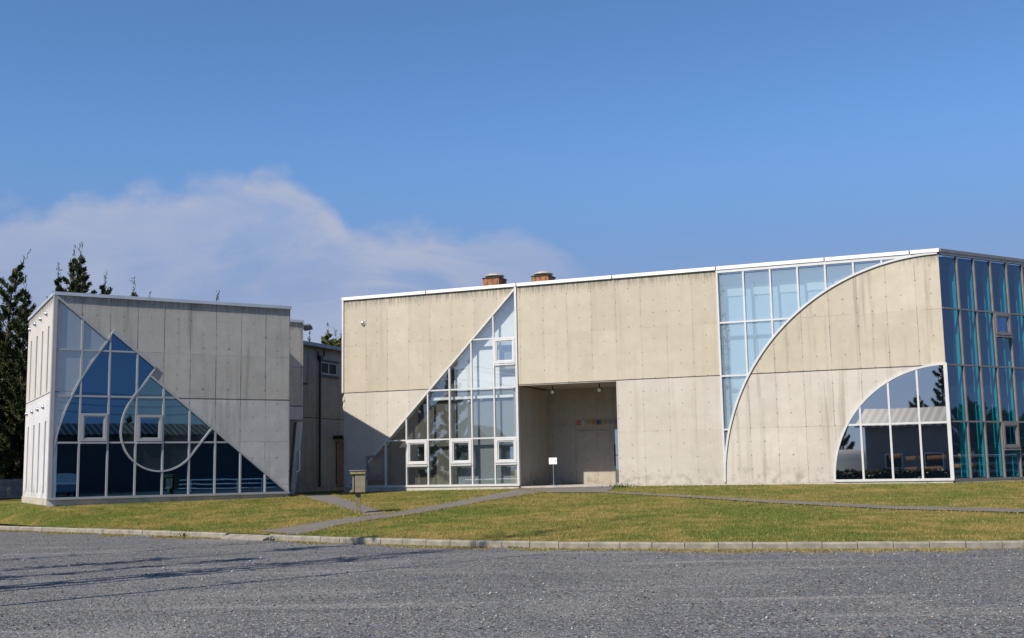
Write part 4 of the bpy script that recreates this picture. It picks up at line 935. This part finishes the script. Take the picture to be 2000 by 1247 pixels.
# weeds
def weed(px, py, wd, ht, lab, seed, z=0., n=260, mat='leaf_b'):
    r = np.random.default_rng(seed); q = onz(px, py, z) if z == 0. else onlawn(px, py); t_ = thing('weed_clump', lab, 'weed', q, 0, 'weeds along the kerb and wall')
    C = np.stack([r.normal(0, wd/3, n), r.normal(0, .05, n), np.abs(r.normal(0, .25, n))*ht], 1); D = np.stack([r.normal(0, .6, n), r.normal(0, .6, n), r.uniform(.2, 1.2, n)], 1)
    V, Fc = leaf_cards(C, D, r.uniform(.4, 1, n)*ht*.7, r.uniform(.006, .018, n)); mesh_np('leaves', V, Fc, M_[mat], t_, np.repeat(r.uniform(0, 1, n), 4), 4); return t_
weed(385, 1049, .75, .13, 'low wide weed clump with reddish stems at the kerb foot, left of the dropped kerb', 1)
weed(440, 1049, .3, .2, 'bright green weed clump in the corner where the dropped kerb begins', 2)
weed(1213, 953, .9, .16, 'reddish green weed clump at the foot of the wall, right of the entrance', 3, z=1)
weed(1985, 1070, .45, .12, 'purplish weed clump at the kerb by the right edge of the photo', 4, n=150)
weed(205, 1040, .3, .07, 'small brownish weed on the far left stretch of kerb', 5, n=90)
weed(827, 1063, .35, .08, 'small weed at the kerb foot below the letter box lawn', 6, n=110)
weed(1010, 1071, .3, .06, 'tiny brown weed at the kerb foot in the middle of the photo', 7, n=80)
weed(563, 1056, .3, .07, 'little green weed just right of the dropped kerb', 8, n=90)
rk = onz(536, 1056, 0); b = MB(); r_ = np.random.default_rng(3)
b.lathe(rk+Vector((0, 0, -.01)), (0, 0, 1), [(0, .11), (.05, .12), (.1, .08), (.125, .03), (.13, 0)], 9)
o = b.build('dark_stone', M_['black'], None, True); tag(o, 'dark lump lying at the right end of the dropped kerb', 'stone')

# ================================================================== WHAT STANDS ACROSS THE LOT (seen in the glass) AND WHAT SHADES THE GRAVEL
def house(name, c, rz, wd, dp, he, hr, wallc, roofc, lab, ribs=True):
    t_ = thing(name, lab, 'house', (c[0], c[1], 0), rz)
    wm = plain('house_wall', wallc, .8, 0, .08, 1); rm, tt = material('ribbed_roof'); pos = tt.n('ShaderNodeTexCoord').outputs['Object']; x_ = tt.xyz(pos)[0]
    st_ = tt.ss(tt.m('ABSOLUTE', tt.m('SUBTRACT', tt.m('FRACT', tt.m('MULTIPLY', x_, 1.6)), .5)), .15, .3); finish(tt, tt.mix(st_, roofc, tuple(v*.25 for v in roofc)), .5, 0)
    def mk(mb, nm, m, par=t_):
        o = MB.build(mb, nm, m); o.parent = par; return o
    b = MB(); b.abox(-wd/2, wd/2, -dp/2, dp/2, 0, he); g_ = Fac((-wd/2, -dp/2), (0, 1, 0))
    for x in (-wd/2+.02, wd/2-.02): b.poly([(x, -dp/2, he), (x, dp/2, he), (x, 0, hr)])
    mk(b, 'wall', wm)
    b = MB(); e = .6
    for sgn in (-1, 1):
        y0 = sgn*(dp/2+e); zz = he-(hr-he)*e/(dp/2); P = [(-wd/2-e, y0, zz), (wd/2+e, y0, zz), (wd/2+e, 0, hr), (-wd/2-e, 0, hr)]; P2 = [(x, y, z+.15) for x, y, z in P]
        b.poly(P); b.poly(P2); b.poly([P[0], P[1], P2[1], P2[0]]); b.poly([P[0], P[3], P2[3], P2[0]]); b.poly([P[1], P[2], P2[2], P2[1]])
    mk(b, 'roof', rm)
    for x in (np.arange(-wd/2+1.5, wd/2-1, 3.) if ribs else ()):
        for sgn in (-1, 1):
            b = MB(); b.abox(x, x+1.4, sgn*(dp/2+.02)-.03, sgn*(dp/2+.02)+.03, 1.0, 2.2); wo = mk(b, 'window', M_['frame'])
            b = MB(); b.abox(x+.08, x+1.32, sgn*(dp/2+.055)-.01, sgn*(dp/2+.055)+.01, 1.08, 2.12); mk(b, 'pane', M_['dark'], wo)
    return t_
def vpos(f, px, d):                     # the spot across the lot that the glass f shows at picture column px
    return f.mirror(atd(px, 905, d))
ang = lambda f: math.atan2(f.u.y, f.u.x)
v = vpos(FR, 1815, 94); house('ribbed_house', v, ang(FR)+.12, 8.5, 7, 4.5, 5.8, (.20, .20, .19), (.30, .30, .30), 'house with a pale ribbed roof reflected in the arched corner window')
v = vpos(FR, 950, 150); house('gabled_house', v, ang(FR)+math.pi/2-.1, 8, 4.2, 5.0, 7.0, (.2, .19, .18), (.08, .08, .09), 'dark gabled house reflected in the lower panes of the triangular window')
v = vpos(FL, 330, 118); house('long_house', v, ang(FL), 34, 7, 5.6, 6.6, (.2, .17, .15), (.2, .16, .13), 'long low house reflected across the middle of the left-hand glass front', False)
# vinyl tunnels
gh0 = None
for k, px in enumerate((1625, 1672, 1719)):
    v = vpos(FR, px, 112); t_ = thing('vinyl_tunnel', ['white vinyl growing tunnel reflected low in the arched window, at its left', 'white vinyl growing tunnel reflected low in the arched window, middle of three', 'white vinyl growing tunnel reflected low in the arched window, at its right'][k], 'greenhouse', (v.x, v.y, 0), ang(FR)+math.pi/2+.25, 'vinyl growing tunnels')
    b = MB(); n = 12
    for i in range(n):
        a0, a1 = math.pi*i/n, math.pi*(i+1)/n; r0 = 2.1
        b.poly([(r0*math.cos(a0), 0, 1.3+1.5*math.sin(a0)), (r0*math.cos(a1), 0, 1.3+1.5*math.sin(a1)), (r0*math.cos(a1), -5, 1.3+1.5*math.sin(a1)), (r0*math.cos(a0), -5, 1.3+1.5*math.sin(a0))])
    for y_ in (0, -5): b.poly([(2.1, y_, 0)]+[(2.1*math.cos(math.pi*i/n), y_, 1.3+1.5*math.sin(math.pi*i/n)) for i in range(n+1)]+[(-2.1, y_, 0)])
    for sx in (-2.1, 2.1): b.poly([(sx, 0, 0), (sx, 0, 1.3), (sx, -5, 1.3), (sx, -5, 0)])
    o = b.build('cover', M_['vinyl']); o.parent = t_
ha, hb = vpos(FR, 1560, 86), vpos(FR, 1900, 86); hd_ = (hb-ha); hd_.z = 0; hl = hd_.length; hu = hd_.normalized(); n = 9000; q_ = rng.uniform(0, hl, n)
hv = np.stack([ha.x+hu.x*q_+rng.normal(0, .3, n), ha.y+hu.y*q_+rng.normal(0, .3, n), rng.uniform(.05, .8, n)+.12*np.sin(q_*2.1)], 1)  # hedge added to darken the foot of the arched window's reflection
V, Fc = leaf_cards(hv, rng.normal(0, 1, (n, 3)), rng.uniform(.15, .35, n), rng.uniform(.05, .1, n)); tag(mesh_np('hedge', V, Fc, M_['leaf'], None, np.repeat(rng.uniform(0, 1, n), 4), 4), 'low dark hedge added to darken the reflection along the bottom of the arched window', 'hedge')
# rail fences
def rail_fence(a, b_, lab, nrail=3, h=1.1, z0=0., rr=.04):
    a, b_ = Vector((a.x, a.y, z0)), Vector((b_.x, b_.y, z0)); t_ = thing('rail_fence', lab, 'fence', a); L = (b_-a).length; u = (b_-a).normalized()
    for k in range(nrail):
        mb = MB(); z = .3+k*(h-.35)/(nrail-1); mb.tube([a+Vector((0, 0, z)), b_+Vector((0, 0, z))], rr, 6); mb.build('rail', M_['rail'], t_)
    n = max(2, int(L/2.2))
    for i in range(n+1):
        mb = MB(); p = a+u*(L*i/n); mb.tube([p, p+Vector((0, 0, h))], .06, 6); mb.build('post', M_['rail'], t_)
rail_fence(vpos(FL, 330, 104), vpos(FL, 560, 100), 'white rail fence across the lot, reflected low in the left-hand glass front')
rail_fence(vpos(FQ, 1850, 46), vpos(FQ, 2060, 48), 'white rail fence beside the lawn, reflected in the navy glass side', 4, 1.25, .5, .05)
rail_fence(vpos(FR, 905, 66), vpos(FR, 1030, 66), 'white rail fence reflected in the lower panes of the triangular window', 2, 1.)
# parked van seen in the left glass
v = vpos(FL, 122, 93); van = thing('parked_van', 'pale parked van reflected at the lower left of the left-hand glass front', 'van', (v.x, v.y, 0), ang(FL)+math.pi/2)
b = MB(); prof = [(-2.1, .35), (2.1, .35), (2.1, .95), (1.5, 1.05), (.95, 1.75), (-1.95, 1.8), (-2.1, 1.1)]
fv = Fac((0, 0), (1, 0, 0)); b.prism(fv, prof, .82, -.82); o = b.build('body', plain('van_paint', (.5, .52, .55), .3, .1, .02)); o.parent = van
b = MB(); b.prism(fv, [(1.38, 1.1), (.95, 1.66), (-1.8, 1.7), (-1.9, 1.15)], .83, -.83); b.abox(-2.11, -2.05, -.7, .7, 1.1, 1.65); o = b.build('windows', M_['dark']); o.parent = van
for sx in (-1.3, 1.3):
    for sy in (-.74, .74):
        b = MB(); b.lathe((sx, sy-.09, .32), (0, 1, 0), [(0, 0), (0, .3), (.03, .32), (.15, .32), (.18, .3), (.18, 0)], 18); o = b.build('wheel', M_['black']); o.parent = van
for sy in (-.7, .7):
    b = MB(); b.abox(-2.12, -2.09, sy-.08, sy+.08, .9, 1.15); o = b.build('tail_light', plain('red_lens', (.5, .02, .02), .3)); o.parent = van
# trees across the lot
for px, d, H, Rr, f, lab in ((1850, 118, 11.5, 2.2, FR, 'tall dark pine reflected at the right edge of the arched window'), (1800, 116, 7.9, 3.2, FR, 'broad dark pine reflected above the ribbed roof in the arched window'), (1648, 128, 7.2, 1.3, FR, 'dark tree reflected at the left of the arched window'),
                              (250, 130, 8, 2.4, FL, 'round dark tree reflected above the long house in the left-hand glass front'), (825, 84, 11.5, 1.9, FR, 'tall dark conifer reflected in the left panes of the triangular window'), (884, 86, 12., 1.1, FR, 'taller dark conifer reflected left of the gable in the triangular window'), (1900, 75, 5.2, 3, FQ, 'dark tree reflected low in the navy glass side'), (1970, 78, 4.6, 3, FQ, 'second dark tree reflected low in the navy glass side')):
    v = vpos(f, px, d); conifer((v.x, v.y, 0), H, Rr, lab, 'trees across the lot', int(px), dens=.8, sz=1.6)
# utility poles with wires
def pole(p, H, lab, g_='utility poles across the lot'):
    t_ = thing('utility_pole', lab, 'pole', (p.x, p.y, 0), 0, g_); b = MB(); b.tube([(0, 0, 0), (0, 0, H)], .16, 8, .1); o = b.build('mast', M_['plinth']); o.parent = t_
    b = MB(); b.abox(-.9, .9, -.05, .05, H-.7, H-.6); b.abox(-.7, .7, -.05, .05, H-1.5, H-1.4); o = b.build('crossarm', M_['metal']); o.parent = t_; return t_
def wires(a, b_, zs, lab):
    t_ = thing('power_line', lab, 'wire', (0, 0, 0))
    for k, z in enumerate(zs):
        mb = MB(); pts = []
        for i in range(17):
            q = i/16; p = Vector((a.x, a.y, z)).lerp(Vector((b_.x, b_.y, z)), q); p.z -= 4*q*(1-q)*1.1; pts.append(p)
        mb.tube(pts, .03, 4); mb.build('cable', M_['black'], t_)
P1, P2 = vpos(FR, 917, 84), vpos(FR, 1545, 90); pole(P1, 9.5, 'utility pole reflected at the left of the lower triangular window'); pole(P2, 9.5, 'utility pole whose wires cross the reflection in the arched window')
wires(P1, P2, (8.8, 9.1, 8.1), 'sagging power lines reflected in the triangular window')
P3, P4 = vpos(FL, 40, 100), vpos(FL, 640, 96); pole(P3, 10, 'utility pole at the near end of the wires reflected in the left-hand front'); pole(P4, 10, 'utility pole at the far end of the wires reflected in the left-hand front')
wires(P3, P4, (9.4, 9.0, 8.4, 7.7), 'power lines reflected across the dark blue panes of the left-hand front')
# bare trees beside the lot, out of the picture, that throw the streaks over gravel and lawn
def bare_tree(p, H, lab, seed, rt=.1, spread=.25, nb=16, tuft=0):
    r = np.random.default_rng(seed); t_ = thing('bare_tree', lab, 'tree', (p[0], p[1], 0), 0, 'bare trees beside the lot'); b = MB(); b.tube([(0, 0, 0), (.03*H*.2, 0, H*.5), (0, .02*H*.2, H)], rt, 7, .02)
    C = []; D = []
    for i in range(nb):
        h = H*r.uniform(.35, .97); az = r.uniform(0, 6.28); ln = spread*(H-h*.7)*r.uniform(.5, 1.1); d = Vector((math.cos(az), math.sin(az), r.uniform(.5, 1.2))).normalized()
        e = Vector((0, 0, h))+d*ln; b.tube([(0, 0, h), e], rt*.3, 5, .01, False)
        for k in range(3):
            q = Vector((0, 0, h)).lerp(e, r.uniform(.4, .9)); d2 = (d+Vector(r.normal(0, .5, 3))).normalized(); b.tube([q, q+d2*ln*.45], rt*.13, 4, .008, False)
            for _ in range(tuft): C.append(np.array(q+d2*ln*r.uniform(.1, .5))+r.normal(0, .1, 3)); D.append(r.normal(0, 1, 3))
    o = b.build('trunk', M_['bark']); o.parent = t_
    if tuft:
        V, Fc = leaf_cards(np.array(C), np.array(D), r.uniform(.12, .25, len(C)), r.uniform(.05, .09, len(C))); mesh_np('crown', V, Fc, M_['leaf'], t_, np.repeat(r.uniform(0, 1, len(C)), 4), 4)
sh = Vector((math.sin(SUN_AZ), math.cos(SUN_AZ), 0)); per = 1/math.tan(SUN_EL)
def shade(px, py, H, frac, lawn=False):       # stand a tree so that its shadow at height frac*H falls at this spot
    q = onlawn(px, py) if lawn else onz(px, py, 0); zz = hz_(q.x, q.y) if lawn else 0; q = q-sh*((H*frac-zz)*per); return (q.x, q.y)
BT = ['knotty leafless', 'stout leafless', 'leafless', 'slim leafless', 'tall leafless', 'forked leafless', 'ragged leafless', 'narrow leafless']
for k, (px, py, H, fr, law, sp, nbr, tf, rt) in enumerate(((700, 1064, 10.5, .93, False, .11, 16, 7, .10), (455, 1094, 8.5, .95, False, .08, 14, 6, .12), (825, 1084, 10.5, .99, False, .04, 6, 3, .09), (1160, 1027, 15.5, .97, True, .05, 14, 2, .085), (540, 1059, 9.6, .99, False, .05, 5, 2, .07), (1240, 1012, 16.5, .97, True, .05, 14, 2, .08), (1120, 1077, 12.5, .99, False, .03, 5, 1, .07), (400, 1117, 7.5, .9, False, .09, 10, 5, .09))):
    bare_tree(shade(px, py, H, fr, law), H, BT[k]+' tree standing left of the gravel lot, throwing a shadow streak', 40+k, rt, sp, nbr, tf)
